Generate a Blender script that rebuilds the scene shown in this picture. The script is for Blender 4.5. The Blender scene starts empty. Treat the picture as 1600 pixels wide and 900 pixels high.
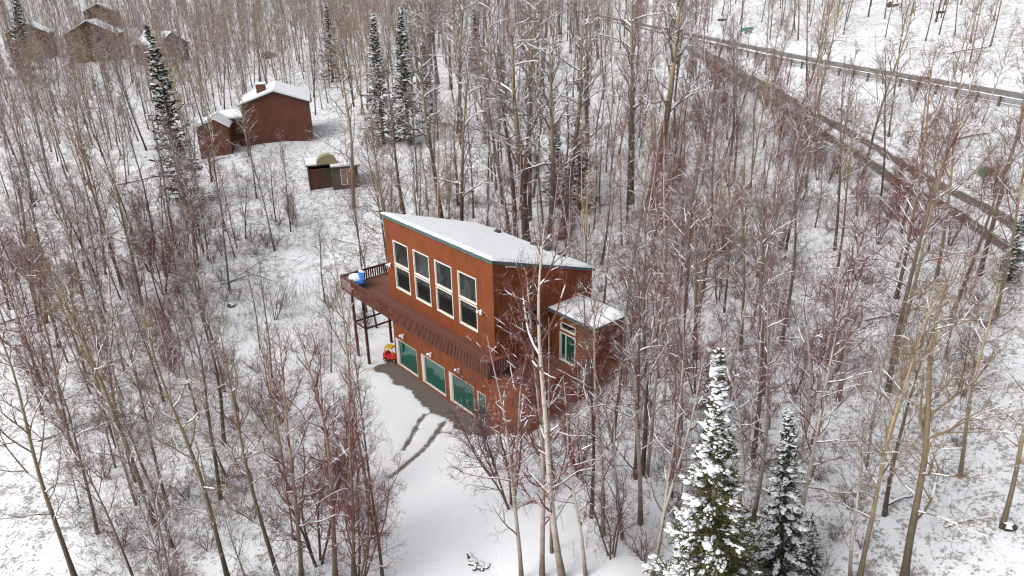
import bpy, math, random
import numpy as np
from mathutils import Matrix, Vector

# ------------------------------------------------------------------ camera
FPX, PITCH, ROLL = 1130.0, math.radians(23.186), math.radians(-1.091)
CAM = np.array([0.0, 0.0, 24.126])
_fw = np.array([0, math.cos(PITCH), -math.sin(PITCH)])
_up = np.array([0, math.sin(PITCH), math.cos(PITCH)])
_ri = np.array([1.0, 0, 0])
RI = _ri * math.cos(ROLL) + _up * math.sin(ROLL)
UP = _up * math.cos(ROLL) - _ri * math.sin(ROLL)
FW = _fw
scene = bpy.context.scene
COL = scene.collection
cam_data = bpy.data.cameras.new('camera')
cam_data.sensor_width = 36.0
cam_data.lens = FPX / 1600 * 36
cam_data.clip_start, cam_data.clip_end = 0.5, 4000
cam = bpy.data.objects.new('camera', cam_data)
COL.objects.link(cam)
cam.matrix_world = Matrix(((RI[0], UP[0], -FW[0], CAM[0]), (RI[1], UP[1], -FW[1], CAM[1]),
                           (RI[2], UP[2], -FW[2], CAM[2]), (0, 0, 0, 1)))
scene.camera = cam

# ------------------------------------------------------------------ light (thin overcast, soft sun from the left)
SUN_EL, SUN_AZ = math.radians(41), math.radians(248)      # azimuth clockwise from +Y
world = bpy.data.worlds.new('World')
scene.world = world
world.use_nodes = True
wn = world.node_tree
wn.nodes.clear()
w_out = wn.nodes.new('ShaderNodeOutputWorld')
w_bg = wn.nodes.new('ShaderNodeBackground')
w_sky = wn.nodes.new('ShaderNodeTexSky')
w_sky.sky_type = 'NISHITA'
w_sky.sun_disc = False
w_sky.sun_elevation = SUN_EL
w_sky.sun_rotation = SUN_AZ
w_sky.dust_density = 5.0
w_sky.air_density = 1.0
w_hsv = wn.nodes.new('ShaderNodeHueSaturation')
w_hsv.inputs['Saturation'].default_value = 0.28
wn.links.new(w_sky.outputs[0], w_hsv.inputs['Color'])
wn.links.new(w_hsv.outputs[0], w_bg.inputs['Color'])
w_bg.inputs['Strength'].default_value = 0.15
wn.links.new(w_bg.outputs[0], w_out.inputs['Surface'])
sun_data = bpy.data.lights.new('sun', 'SUN')
sun_data.energy = 0.75
sun_data.angle = math.radians(115)
sun_data.color = (1.0, 0.98, 0.96)
sun = bpy.data.objects.new('sun', sun_data)
COL.objects.link(sun)
_sd = Vector((math.sin(SUN_AZ) * math.cos(SUN_EL), math.cos(SUN_AZ) * math.cos(SUN_EL), math.sin(SUN_EL)))
sun.rotation_euler = _sd.to_track_quat('Z', 'Y').to_euler()
sun.location = (-60, -20, 80)
scene.view_settings.view_transform = 'Standard'
scene.view_settings.look = 'None'
scene.view_settings.gamma = 1.0
scene.view_settings.exposure = 0.60
scene.render.engine = 'CYCLES'
scene.cycles.use_denoising = True
scene.cycles.denoiser = 'OPENIMAGEDENOISE'
scene.cycles.denoising_input_passes = 'RGB_ALBEDO_NORMAL'
scene.cycles.denoising_prefilter = 'ACCURATE'
scene.cycles.pixel_filter_type = 'BLACKMAN_HARRIS'
scene.cycles.filter_width = 1.2
scene.cycles.max_bounces = 5
scene.cycles.diffuse_bounces = 3
scene.cycles.transparent_max_bounces = 4

# ------------------------------------------------------------------ helpers
def ray(x, y):
    d = FW + RI * (x - 800) / FPX + UP * (450 - y) / FPX
    return d / np.linalg.norm(d)
def at(x, y, z):
    d = ray(x, y)
    return CAM + d * (z - CAM[2]) / d[2]
def project(P):
    q = np.asarray(P, float) - CAM
    d = q @ FW
    return 800 + FPX * (q @ RI) / d, 450 - FPX * (q @ UP) / d

def tag(o, label=None, cat=None, group=None, kind=None):
    if label: o['label'] = label
    if cat: o['category'] = cat
    if group: o['group'] = group
    if kind: o['kind'] = kind
    return o
def empty(name, loc=(0, 0, 0), rz=0.0):
    o = bpy.data.objects.new(name, None)
    o.empty_display_size = 0.3
    COL.objects.link(o)
    o.location = loc
    o.rotation_euler = (0, 0, rz)
    return o
def link(name, mesh, mat=None, parent=None, loc=None, rot=None, scale=None):
    o = bpy.data.objects.new(name, mesh)
    if mat is not None and len(mesh.materials) == 0:
        mesh.materials.append(mat)
    COL.objects.link(o)
    if parent is not None: o.parent = parent
    if loc is not None: o.location = loc
    if rot is not None: o.rotation_euler = rot
    if scale is not None: o.scale = scale
    return o

class MB:
    """collects vertices and faces for one mesh"""
    def __init__(s):
        s.v, s.f, s.m, s.n = [], [], [], 0
    def add(s, V, F, mi=0):
        V = np.asarray(V, float).reshape(-1, 3)
        s.v.append(V)
        for f in F:
            s.f.append([i + s.n for i in f]); s.m.append(mi)
        s.n += len(V)
    def box(s, x0, x1, y0, y1, z0, z1, mi=0):
        V = [(x0, y0, z0), (x1, y0, z0), (x1, y1, z0), (x0, y1, z0), (x0, y0, z1), (x1, y0, z1), (x1, y1, z1), (x0, y1, z1)]
        s.add(V, [(0, 3, 2, 1), (4, 5, 6, 7), (0, 1, 5, 4), (1, 2, 6, 5), (2, 3, 7, 6), (3, 0, 4, 7)], mi)
        return s
    def prism(s, poly, axis, a, b, mi=0):
        """poly: list of 2D points; extruded along axis ('x','y','z') from a to b"""
        n = len(poly)
        def p(q, t):
            if axis == 'x': return (t, q[0], q[1])
            if axis == 'y': return (q[0], t, q[1])
            return (q[0], q[1], t)
        V = [p(q, a) for q in poly] + [p(q, b) for q in poly]
        F = [tuple(range(n))[::-1], tuple(range(n, 2 * n))]
        for i in range(n):
            j = (i + 1) % n
            F.append((i, j, n + j, n + i))
        s.add(V, F, mi)
        return s
    def tube(s, pts, rad, k=6, mi=0, cap=True):
        pts = np.asarray(pts, float)
        V, Q = tube_arrays(pts[None], np.broadcast_to(np.asarray(rad, float), (len(pts),))[None], k)
        F = [tuple(q) for q in Q]
        if cap:
            F.append(tuple(range(k))[::-1])
            F.append(tuple(range((len(pts) - 1) * k, len(pts) * k)))
        s.add(V, F, mi)
        return s
    def mesh(s, name, mats=None, smooth=False):
        me = bpy.data.meshes.new(name)
        me.from_pydata(np.concatenate(s.v).tolist(), [], s.f)
        if mats:
            for m in (mats if isinstance(mats, (list, tuple)) else [mats]): me.materials.append(m)
        me.polygons.foreach_set('material_index', s.m)
        if smooth: me.polygons.foreach_set('use_smooth', [True] * len(me.polygons))
        me.update()
        return me
    def build(s, name, mats, parent=None, smooth=False, loc=None, rot=None):
        return link(name, s.mesh(name, mats, smooth), None, parent, loc, rot)

def tube_arrays(P, R, k):
    """P (N,S,3), R (N,S) -> verts (N*S*k,3), quads (M,4)"""
    N, S, _ = P.shape
    T = np.zeros_like(P)
    T[:, 1:-1] = P[:, 2:] - P[:, :-2]
    T[:, 0] = P[:, 1] - P[:, 0]
    T[:, -1] = P[:, -1] - P[:, -2]
    T /= np.linalg.norm(T, axis=2, keepdims=True) + 1e-9
    mean = T.mean(1)
    ref = np.where(np.abs(mean[:, 2:3]) > 0.8, np.array([[1.0, 0, 0]]), np.array([[0, 0, 1.0]]))
    A = np.cross(T, ref[:, None, :]); A /= np.linalg.norm(A, axis=2, keepdims=True) + 1e-9
    B = np.cross(A, T)
    th = np.arange(k) * 2 * math.pi / k
    V = P[:, :, None, :] + R[:, :, None, None] * (A[:, :, None, :] * np.cos(th)[None, None, :, None] + B[:, :, None, :] * np.sin(th)[None, None, :, None])
    idx = np.arange(N * S * k).reshape(N, S, k)
    a = idx[:, :-1, :]; b = np.roll(a, -1, axis=2); d = idx[:, 1:, :]; c = np.roll(d, -1, axis=2)
    Q = np.stack([a, d, c, b], axis=-1).reshape(-1, 4)
    return V.reshape(-1, 3), Q

def fast_mesh(name, chunks, mats, smooth=True):
    """chunks: list of (verts (n,3), faces (m,3|4), material index)"""
    vs, li, ls, mi, off = [], [], [], [], 0
    for V, F, m in chunks:
        if len(F) == 0: continue
        vs.append(V)
        li.append((F + off).reshape(-1)); ls.append(np.full(len(F), F.shape[1])); mi.append(np.full(len(F), m))
        off += len(V)
    V = np.concatenate(vs).astype(np.float32); L = np.concatenate(li).astype(np.int32); S = np.concatenate(ls); M = np.concatenate(mi).astype(np.int32)
    me = bpy.data.meshes.new(name)
    me.vertices.add(len(V)); me.vertices.foreach_set('co', V.reshape(-1))
    me.loops.add(len(L)); me.loops.foreach_set('vertex_index', L)
    me.polygons.add(len(S))
    st = np.concatenate([[0], np.cumsum(S)[:-1]]).astype(np.int32)
    me.polygons.foreach_set('loop_start', st)
    for m in mats: me.materials.append(m)
    me.polygons.foreach_set('material_index', M)
    me.polygons.foreach_set('use_smooth', np.full(len(S), smooth))
    me.update(calc_edges=True)
    me.validate()
    return me

# ------------------------------------------------------------------ materials
class NT:
    def __init__(s, name):
        s.mat = bpy.data.materials.new(name); s.mat.use_nodes = True
        s.t = s.mat.node_tree
        s.b = s.t.nodes['Principled BSDF']
    def n(s, typ, **kw):
        nd = s.t.nodes.new(typ)
        for k, v in kw.items():
            if k.startswith('_'): setattr(nd, k[1:], v)
            else: nd.inputs[k.replace('__', ' ')].default_value = v
        return nd
    def l(s, a, b): s.t.links.new(a, b)
    def noise(s, scale, detail=3.0, rough=0.55, vec=None):
        nd = s.n('ShaderNodeTexNoise', Scale=scale, Detail=detail, Roughness=rough)
        if vec is not None: s.l(vec, nd.inputs['Vector'])
        return nd.outputs['Fac']
    def ramp(s, fac, stops):
        r = s.n('ShaderNodeValToRGB')
        e = r.color_ramp.elements
        while len(e) < len(stops): e.new(0.5)
        for el, (p, c) in zip(e, stops):
            el.position = p; el.color = (c if len(c) == 4 else (*c, 1)) if isinstance(c, tuple) else (c, c, c, 1)
        s.l(fac, r.inputs['Fac'])
        return r.outputs['Color']
    def mix(s, fac, a, b, blend='MIX'):
        m = s.n('ShaderNodeMix', _data_type='RGBA', _blend_type=blend)
        for sock, val in ((m.inputs[0], fac), (m.inputs[6], a), (m.inputs[7], b)):
            if isinstance(val, (int, float)): sock.default_value = val
            elif isinstance(val, tuple): sock.default_value = (*val, 1)
            else: s.l(val, sock)
        return m.outputs[2]
    def math(s, op, a, b=None, clamp=False):
        m = s.n('ShaderNodeMath', _operation=op, _use_clamp=clamp)
        for i, val in enumerate((a, b)):
            if val is None: continue
            if isinstance(val, (int, float)): m.inputs[i].default_value = val
            else: s.l(val, m.inputs[i])
        return m.outputs[0]
    def coord(s, which='Object'):
        return s.n('ShaderNodeTexCoord').outputs[which]
    def bump(s, h, strength=0.3, dist=0.05):
        b = s.n('ShaderNodeBump', Strength=strength, Distance=dist)
        s.l(h, b.inputs['Height']); s.l(b.outputs[0], s.b.inputs['Normal'])
    def done(s, col, rough=0.8, spec=0.3):
        if isinstance(col, tuple): s.b.inputs['Base Color'].default_value = (*col, 1)
        else: s.l(col, s.b.inputs['Base Color'])
        s.b.inputs['Roughness'].default_value = rough
        s.b.inputs['Specular IOR Level'].default_value = spec
        return s.mat
    def normal_z(s):
        g = s.n('ShaderNodeNewGeometry')
        sp = s.n('ShaderNodeSeparateXYZ'); s.l(g.outputs['Normal'], sp.inputs[0])
        return sp.outputs[2]

def plain(name, col, rough=0.7, var=0.12, scale=6.0, spec=0.3, metal=0.0):
    n = NT(name)
    f = n.noise(scale, 4, 0.6, n.coord())
    c = n.mix(f, tuple(x * (1 - var) for x in col), tuple(min(1, x * (1 + var)) for x in col))
    n.b.inputs['Metallic'].default_value = metal
    return n.done(c, rough, spec)

def snow_mat(name='snow', tint=(0.74, 0.755, 0.775)):
    n = NT(name)
    f = n.noise(9.0, 4, 0.6, n.coord())
    n.bump(f, 0.35, 0.04)
    return n.done(n.mix(f, tuple(x * 0.94 for x in tint), tint), 0.65, 0.25)
M_SNOW = snow_mat()

def siding(name, base, axis_scale=1.0, groove=(0.75,)):
    """vertical grooved plywood siding, slightly weathered"""
    n = NT(name)
    co = n.coord()
    sp = n.n('ShaderNodeSeparateXYZ'); n.l(co, sp.inputs[0])
    u = n.math('ADD', sp.outputs[0], sp.outputs[1])
    fr = n.math('FRACT', n.math('MULTIPLY', u, 1 / 0.2032))
    g = n.math('LESS_THAN', fr, 0.07)
    mp = n.n('ShaderNodeMapping'); n.l(co, mp.inputs[0]); mp.inputs['Scale'].default_value = (7, 7, 0.5)
    streak = n.noise(1.0, 5, 0.65, mp.outputs[0])
    blot = n.noise(0.7, 3, 0.6, co)
    f = n.math('ADD', n.math('MULTIPLY', streak, 0.6), n.math('MULTIPLY', blot, 0.4))
    c = n.ramp(f, [(0.28, tuple(x * 0.55 for x in base)), (0.5, base), (0.74, tuple(x * 1.35 for x in base))])
    c = n.mix(n.math('MULTIPLY', g, 0.55), c, tuple(x * 0.35 for x in base))
    n.bump(n.math('SUBTRACT', n.math('MULTIPLY', streak, 0.3), g), 0.35, 0.02)
    return n.done(c, 0.8, 0.2)
M_SIDING = siding('siding_rust', (0.178, 0.050, 0.018))
M_SIDING_FAR = siding('siding_redbrown', (0.13, 0.052, 0.036))
M_SIDING_DARK = siding('siding_brown', (0.085, 0.05, 0.036))
M_SIDING_GREY = siding('siding_greybrown', (0.10, 0.085, 0.07))
M_TRIM = plain('white_trim', (0.66, 0.64, 0.58), 0.55, 0.12, 14)
M_FASCIA = plain('fascia_teal_grey', (0.065, 0.115, 0.115), 0.5, 0.15, 8)
def deck_mat(name, base):
    n = NT(name)
    oi = n.n('ShaderNodeObjectInfo')
    mp = n.n('ShaderNodeMapping'); n.l(n.coord(), mp.inputs[0]); mp.inputs['Scale'].default_value = (0.8, 9, 9)
    f = n.noise(2.0, 4, 0.6, mp.outputs[0])
    f2 = n.math('ADD', n.math('MULTIPLY', f, 0.7), n.math('MULTIPLY', oi.outputs['Random'], 0.3))
    c = n.ramp(f2, [(0.2, tuple(x * 0.6 for x in base)), (0.55, base), (0.85, tuple(x * 1.5 for x in base))])
    return n.done(c, 0.8, 0.2)
M_DECK = deck_mat('deck_stain', (0.16, 0.068, 0.05))
M_RAIL = deck_mat('rail_stain', (0.125, 0.05, 0.036))
M_POST = deck_mat('post_stain', (0.085, 0.035, 0.03))
def glass_mat(name, base, ior=2.1):
    n = NT(name)
    f = n.noise(1.6, 3, 0.55, n.coord())
    n.bump(f, 0.12, 0.05)
    n.b.inputs['IOR'].default_value = ior
    return n.done(base, 0.03, 0.5)
M_GLASS = glass_mat('window_glass', (0.012, 0.016, 0.015))
M_GREEN = glass_mat('green_glass', (0.003, 0.062, 0.042), 1.8)
M_BLACK = plain('black_rubber', (0.012, 0.012, 0.013), 0.6)
M_BLUE = plain('blue_plastic', (0.01, 0.16, 0.50), 0.4, 0.1)
M_RED = plain('red_plastic', (0.5, 0.02, 0.025), 0.4, 0.1)
M_YELLOW = plain('yellow_plastic', (0.62, 0.42, 0.02), 0.4, 0.1)
M_GREENBOX = plain('green_paint', (0.07, 0.19, 0.10), 0.5, 0.15)
M_SIGN = plain('sign_green', (0.0, 0.26, 0.20), 0.45, 0.05)
M_SIGNBLUE = plain('sign_dark_blue', (0.03, 0.05, 0.11), 0.45, 0.05)
M_WHITE = plain('white_paint', (0.8, 0.8, 0.8), 0.5, 0.03)
M_STEEL = plain('galvanized_steel', (0.30, 0.31, 0.31), 0.5, 0.15, 20, 0.5, 0.4)
M_TAN = plain('tan_board', (0.26, 0.21, 0.13), 0.8, 0.25, 5)
M_MAUVE = plain('mauve_cloth', (0.19, 0.14, 0.16), 0.9, 0.35, 9)
M_STONE = plain('red_brown_stone', (0.075, 0.03, 0.025), 0.85, 0.3, 12)

def bark(name, pale, dark, pale_h=(0.5, 5.0), bands=0.5):
    """pale: upper bark, dark: rough base bark; object space z is metres above the root"""
    n = NT(name)
    co = n.coord()
    oi = n.n('ShaderNodeObjectInfo')
    sp = n.n('ShaderNodeSeparateXYZ'); n.l(co, sp.inputs[0])
    mp = n.n('ShaderNodeMapping'); n.l(co, mp.inputs[0]); mp.inputs['Scale'].default_value = (3, 3, 14)
    lent = n.noise(1.6, 3, 0.7, mp.outputs[0])
    blot = n.noise(2.2, 3, 0.6, co)
    h = n.math('DIVIDE', n.math('SUBTRACT', sp.outputs[2], pale_h[0]), pale_h[1] - pale_h[0], True)
    h = n.math('ADD', h, n.math('MULTIPLY', n.math('SUBTRACT', blot, 0.5), 0.9), True)
    c = n.mix(h, dark, pale)
    c = n.mix(n.math('MULTIPLY', n.ramp(lent, [(0.56, 0.0), (0.66, 1.0)]), bands), c, tuple(x * 0.3 for x in dark))
    v = n.ramp(oi.outputs['Random'], [(0.0, 0.6), (1.0, 1.25)])
    c = n.mix(1.0, c, v, 'MULTIPLY')
    # wind-blown snow caught on upward facing bark
    nz = n.normal_z()
    sm = n.ramp(n.math('ADD', nz, n.math('MULTIPLY', n.math('SUBTRACT', lent, 0.5), 0.5)), [(0.42, 0.0), (0.55, 1.0)])
    c = n.mix(sm, c, (0.78, 0.79, 0.81))
    n.bump(lent, 0.4, 0.02)
    return n.done(c, 0.85, 0.15)
M_BIRCH = bark('birch_bark', (0.50, 0.44, 0.385), (0.17, 0.125, 0.10), (0.3, 3.2), 0.75)
M_ASPEN = bark('aspen_bark', (0.34, 0.265, 0.17), (0.12, 0.092, 0.068), (1.0, 8.0), 0.35)
M_DARKB = bark('dark_bark', (0.22, 0.165, 0.125), (0.095, 0.07, 0.056), (3.0, 11.0), 0.3)
M_COTTON = bark('cottonwood_bark', (0.36, 0.29, 0.18), (0.10, 0.075, 0.06), (6.0, 12.0), 0.25)

def twig(name, a, b, snow=0.5, scale=1.3):
    n = NT(name)
    co = n.coord()
    oi = n.n('ShaderNodeObjectInfo')
    f = n.noise(0.5, 2, 0.5, co)
    c = n.mix(n.math('ADD', n.math('MULTIPLY', f, 0.6), n.math('MULTIPLY', oi.outputs['Random'], 0.4)), a, b)
    if snow > 0:
        nz = n.normal_z()
        pat = n.noise(scale, 3, 0.6, co)
        up = n.ramp(nz, [(0.30, 0.0), (0.60, 1.0)])
        on = n.ramp(pat, [(1.0 - snow - 0.06, 0.0), (1.0 - snow + 0.06, 1.0)])
        c = n.mix(n.math('MULTIPLY', up, on), c, (0.80, 0.81, 0.83))
    return n.done(c, 0.85, 0.1)
M_TW_RED = twig('twig_red', (0.13, 0.05, 0.044), (0.215, 0.093, 0.08), 0.40)
M_TW_PURPLE = twig('twig_purple', (0.12, 0.058, 0.06), (0.205, 0.112, 0.115), 0.40)
M_TW_TAN = twig('twig_tan', (0.17, 0.122, 0.07), (0.26, 0.19, 0.11), 0.40)
M_TW_GREY = twig('twig_grey', (0.12, 0.094, 0.08), (0.21, 0.165, 0.14), 0.46)
M_TW_RUST = twig('twig_rust', (0.14, 0.058, 0.04), (0.22, 0.095, 0.066), 0.36)
M_STEM = twig('undergrowth_stem', (0.075, 0.045, 0.04), (0.15, 0.10, 0.075), 0.45, 3)
M_NEEDLE = twig('spruce_needle', (0.045, 0.048, 0.018), (0.10, 0.092, 0.034), 0.30, 2.2)
M_NEEDLE_D = twig('spruce_needle_dark', (0.018, 0.024, 0.013), (0.042, 0.045, 0.022), 0.35, 2.2)

# ------------------------------------------------------------------ terrain
PSI = math.radians(50.634)
HF = np.array([math.cos(PSI), -math.sin(PSI), 0]); HS = np.array([math.sin(PSI), math.cos(PSI), 0])
H0 = np.array([-7.984, 43.475, 0.0])
def hw(u, v, z=0.0): return H0 + HF * u + HS * v + np.array([0, 0, z])

RAIL_Z, ROAD_Z = 14.0, 13.3
rail_px = [(1600, 158), (1400, 122), (1224, 91.7), (1100, 64), (1000, 42), (870, 14)]
rail_line = [at(x, y, RAIL_Z)[:2] for x, y in rail_px]
rail_line = [rail_line[0] + (rail_line[0] - rail_line[1]) * 1.6] + rail_line
rail_line = np.array(rail_line)
def resample(P, step):
    P = np.asarray(P, float)
    d = np.concatenate([[0], np.cumsum(np.linalg.norm(np.diff(P, axis=0), axis=1))])
    n = max(2, int(d[-1] / step) + 1)
    t = np.linspace(0, d[-1], n)
    return np.stack([np.interp(t, d, P[:, k]) for k in range(P.shape[1])], 1)
def smooth_line(P, it=2):
    P = np.asarray(P, float)
    for _ in range(it):
        Q = [P[0]]
        for a, b in zip(P[:-1], P[1:]): Q += [a * 0.75 + b * 0.25, a * 0.25 + b * 0.75]
        P = np.array(Q + [P[-1]])
    return P
rail_line = resample(smooth_line(rail_line, 2), 2.5)
_t = np.gradient(rail_line, axis=0); _t /= np.linalg.norm(_t, axis=1, keepdims=True)
rail_nrm = np.stack([-_t[:, 1], _t[:, 0]], 1)
if rail_nrm[5, 0] < 0: rail_nrm = -rail_nrm           # towards the far side of the road
ROAD_OFF, ROAD_HALF = 4.3, 3.3
road_line = rail_line + rail_nrm * ROAD_OFF

drive_px = [((1680, 424), 8.7), ((1560, 356), 9.3), ((1430, 280), 10.1), ((1300, 204), 10.9), ((1200, 146), 11.6), ((1130, 104), 12.3), ((1070, 68), 13.0)]
drive_line = smooth_line(np.array([at(x, y, z) for (x, y), z in drive_px]), 2)

ctrl = [hw(0, 0, 0.0), hw(5, 0, 0.0), hw(9.9, 0, 0.15), hw(11.2, 0, 0.6), hw(14.5, -0.9, 2.25), hw(14.6, 5.8, 3.35), hw(0, 8, 0.9), hw(7, 10, 2.6),
        hw(-3, -1.4, 0.0), hw(-2.6, 2, 0.15), hw(0, -3, -0.1), hw(6, -3, -0.05), hw(11, -4, 0.35), hw(5, -9, -0.1), hw(12, -9, 0.5)]
ctrl += [np.array(p, float) for p in [(-22, 26, -0.9), (-10, 22, -0.5), (0, 20, 0.2), (9, 22, 1.3), (20, 22, 3.3), (30, 24, 5.2), (14, 36, 4.4), (22, 38, 7.0),
        (-30, 45, -0.5), (-20, 58, 0.6), (-8, 62, 2.0), (8, 62, 5.0), (18, 70, 8.2), (12, 100, 8.6), (0, 130, 8.5), (-19, 80, 2.2), (-31, 90, 4.0), (-60, 90, 1.5), (-90, 160, 3.0),
        (-40, 150, 5.0), (-130, 230, 4.5), (-170, 400, 22), (0, 250, 14), (20, 420, 24), (-60, 25, -2.5), (40, 26, 6.5), (0, 5, -1.0), (30, 5, 4.0), (-40, 5, -3.0),
        (70, 90, 18.5), (95, 150, 25), (80, 250, 30), (120, 420, 48), (75, 40, 15.5), (-300, 300, 16), (300, 300, 50), (-300, 700, 75), (0, 700, 62), (300, 700, 75), (-200, 0, -5), (200, 0, 25)]]
for i in range(0, len(road_line), 6):
    if road_line[i][1] < 240:
        ctrl.append(np.array([*road_line[i], ROAD_Z - 0.12]))
        ctrl.append(np.array([*(road_line[i] + rail_nrm[i] * 6), ROAD_Z + 0.4]))
        ctrl.append(np.array([*(rail_line[i] - rail_nrm[i] * 0.8), ROAD_Z - 0.2]))
ctrl += list(drive_line)
ctrl = np.array(ctrl)
def tps_fit(C, lam=0.6):
    X = C[:, :2] / 50.0
    d = np.linalg.norm(X[:, None] - X[None], axis=2)
    K = np.where(d > 0, d * d * np.log(d + 1e-12), 0) + np.eye(len(C)) * lam * 1e-3
    P = np.concatenate([np.ones((len(C), 1)), X], 1)
    A = np.block([[K, P], [P.T, np.zeros((3, 3))]])
    s = np.linalg.solve(A, np.concatenate([C[:, 2], np.zeros(3)]))
    return X, s
_TX, _TS = tps_fit(ctrl)
def poly_dist(P, line):
    """distance from points P (n,2) to a polyline and the position along it"""
    best = np.full(len(P), 1e9); along = np.zeros(len(P)); side = np.zeros(len(P))
    acc = 0.0
    for a, b in zip(line[:-1, :2], line[1:, :2]):
        ab = b - a; L = np.linalg.norm(ab)
        t = np.clip(((P - a) @ ab) / (L * L), 0, 1)
        q = P - (a + t[:, None] * ab)
        d = np.linalg.norm(q, axis=1)
        m = d < best
        best[m] = d[m]; along[m] = acc + t[m] * L
        side[m] = np.sign(ab[0] * q[m, 1] - ab[1] * q[m, 0])
        acc += L
    return best, along, side
def vnoise(x, y, s, seed=0):
    """cheap smooth value noise"""
    x = x / s + seed * 17.3; y = y / s + seed * 9.7
    xi, yi = np.floor(x), np.floor(y)
    fx, fy = x - xi, y - yi
    fx = fx * fx * (3 - 2 * fx); fy = fy * fy * (3 - 2 * fy)
    h = lambda a, b: np.modf(np.abs(np.sin(a * 127.1 + b * 311.7 + seed) * 43758.5453))[0]
    return (h(xi, yi) * (1 - fx) + h(xi + 1, yi) * fx) * (1 - fy) + (h(xi, yi + 1) * (1 - fx) + h(xi + 1, yi + 1) * fx) * fy - 0.5
def height(P):
    P = np.atleast_2d(np.asarray(P, float))
    out = np.zeros(len(P))
    for i in range(0, len(P), 20000):
        Q = P[i:i + 20000]
        X = Q / 50.0
        d2 = ((X[:, None, :] - _TX[None]) ** 2).sum(2) + 1e-12
        z = (0.5 * d2 * np.log(d2)) @ _TS[:-3] + _TS[-3] + X @ _TS[-2:]
        # road bed, cut flat
        rd, _, sd = poly_dist(Q, road_line)
        w = np.clip((rd - ROAD_HALF - 0.4) / 2.6, 0, 1); w = w * w * (3 - 2 * w)
        z = z * w + (ROAD_Z - 0.06) * (1 - w)
        # the yard is smooth, the woods are lumpy
        near_house = np.clip((np.linalg.norm(Q - hw(5, -1)[:2], axis=1) - 7) / 10, 0.22, 1)
        z = z + w * near_house * (vnoise(Q[:, 0], Q[:, 1], 5.0, 1) * 0.5 + vnoise(Q[:, 0], Q[:, 1], 1.7, 2) * 0.16)
        out[i:i + 20000] = z
    return out
def hz(x, y): return float(height([(x, y)])[0])
_TT = np.concatenate([np.arange(8, 130, 0.25), np.arange(130, 700, 1.5)])
def G(x, y):
    """the point of the ground seen at a place of the photograph"""
    d = ray(x, y)
    P = CAM + _TT[:, None] * d
    g = P[:, 2] - height(P[:, :2])
    i = np.where(g < 0)[0]
    if len(i) == 0: p = P[-1]; return np.array([p[0], p[1], hz(p[0], p[1])])
    i = max(i[0], 1)
    t = _TT[i - 1] + (_TT[i] - _TT[i - 1]) * g[i - 1] / (g[i - 1] - g[i])
    p = CAM + t * d
    return np.array([p[0], p[1], hz(p[0], p[1])])

def spaced(a, b, fine0, fine1, step, grow):
    mid = list(np.arange(fine0, fine1 + 1e-6, step))
    lo, s = [], step
    x = fine0
    while x > a: s *= grow; x -= s; lo.append(x)
    hi, s = [], step
    x = fine1
    while x < b: s *= grow; x += s; hi.append(x)
    return np.array(lo[::-1] + mid + hi)
xs = spaced(-420, 420, -24, 40, 0.22, 1.06)
ys = spaced(-40, 900, 18, 70, 0.22, 1.04)
GX, GY = np.meshgrid(xs, ys)
gp = np.stack([GX.ravel(), GY.ravel()], 1)
gz = height(gp)

# bare soil, tyre tracks and ruts: how much of the snow is gone
dirt = np.zeros(len(gp))
near = (gp[:, 0] > -34) & (gp[:, 0] < 60) & (gp[:, 1] > 14) & (gp[:, 1] < 130)
gn = gp[near]; dn = np.zeros(len(gn))
def soften(d, half, soft): return np.clip(1 - (d - half) / soft, 0, 1)
q = gn - H0[:2]
hu, hv = q @ HF[:2], q @ HS[:2]
wob = vnoise(gn[:, 0], gn[:, 1], 0.9, 5) * 0.7 + vnoise(gn[:, 0], gn[:, 1], 0.4, 6) * 0.4
dn = np.maximum(dn, np.clip((hv + 1.55 + wob) / 0.45, 0, 1) * np.clip((0.6 - hv) / 0.2, 0, 1) * np.clip((hu + 1.3 + wob) / 0.4, 0, 1) * np.clip((12.3 - hu) / 0.6, 0, 1))
dn = np.maximum(dn, 0.75 * np.clip(1 - np.abs(hu - 14.7) / 0.5, 0, 1) * np.clip((hv + 0.6) / 0.5, 0, 1) * np.clip((6 - hv) / 0.5, 0, 1))
tracks = [([(664, 647), (653, 660), (640, 687), (630, 702)], .16, 1), ([(694, 659), (683, 673), (667, 697), (640, 720), (610, 745)], .2, 1), ([(686, 673), (704, 676)], .14, .9),
          ([(650, 672), (668, 668), (684, 662)], .1, .7), ([(578, 684), (583, 703), (567, 718), (540, 736)], .2, .75), ([(600, 668), (613, 688), (612, 705)], .16, .7),
          ([(610, 760), (620, 772), (631, 786)], .18, .5), ([(548, 765), (550, 790)], .2, .6), ([(612, 708), (590, 722), (565, 735)], .14, .55), ([(600, 745), (575, 752), (540, 750)], .15, .5), ([(535, 730), (535, 760)], .14, .5), ([(655, 690), (640, 708)], .1, .5)]
for pts, half, amt in tracks:
    ln = np.array([G(*p)[:2] for p in pts])
    d, _, _ = poly_dist(gn, smooth_line(ln, 2))
    dn = np.maximum(dn, 0.86 * amt * soften(d, half * 0.6, 0.24))
d, al, sd = poly_dist(gn, drive_line)
ruts = soften(np.abs(d - 0.85), 0.22, 0.4)
fade = np.clip((al - 22) / 22, 0, 1)
dn = np.maximum(dn, ruts * 0.95)
dn = np.maximum(dn, soften(d, 1.3, 0.8) * fade * 0.66)
dn = np.maximum(dn, soften(np.abs(d - 1.9), 0.1, 0.5) * (sd < 0) * 0.5)
ln = np.array([at(x, y, ROAD_Z + 0.2)[:2] for x, y in [(1190, 63), (1262, 63), (1325, 59), (1410, 50), (1490, 42)]])
d, al2, _ = poly_dist(gn, ln)
dn = np.maximum(dn, soften(d, 0.25, 0.5) * np.clip(1.1 - al2 / 60, 0.2, 0.9))
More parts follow.
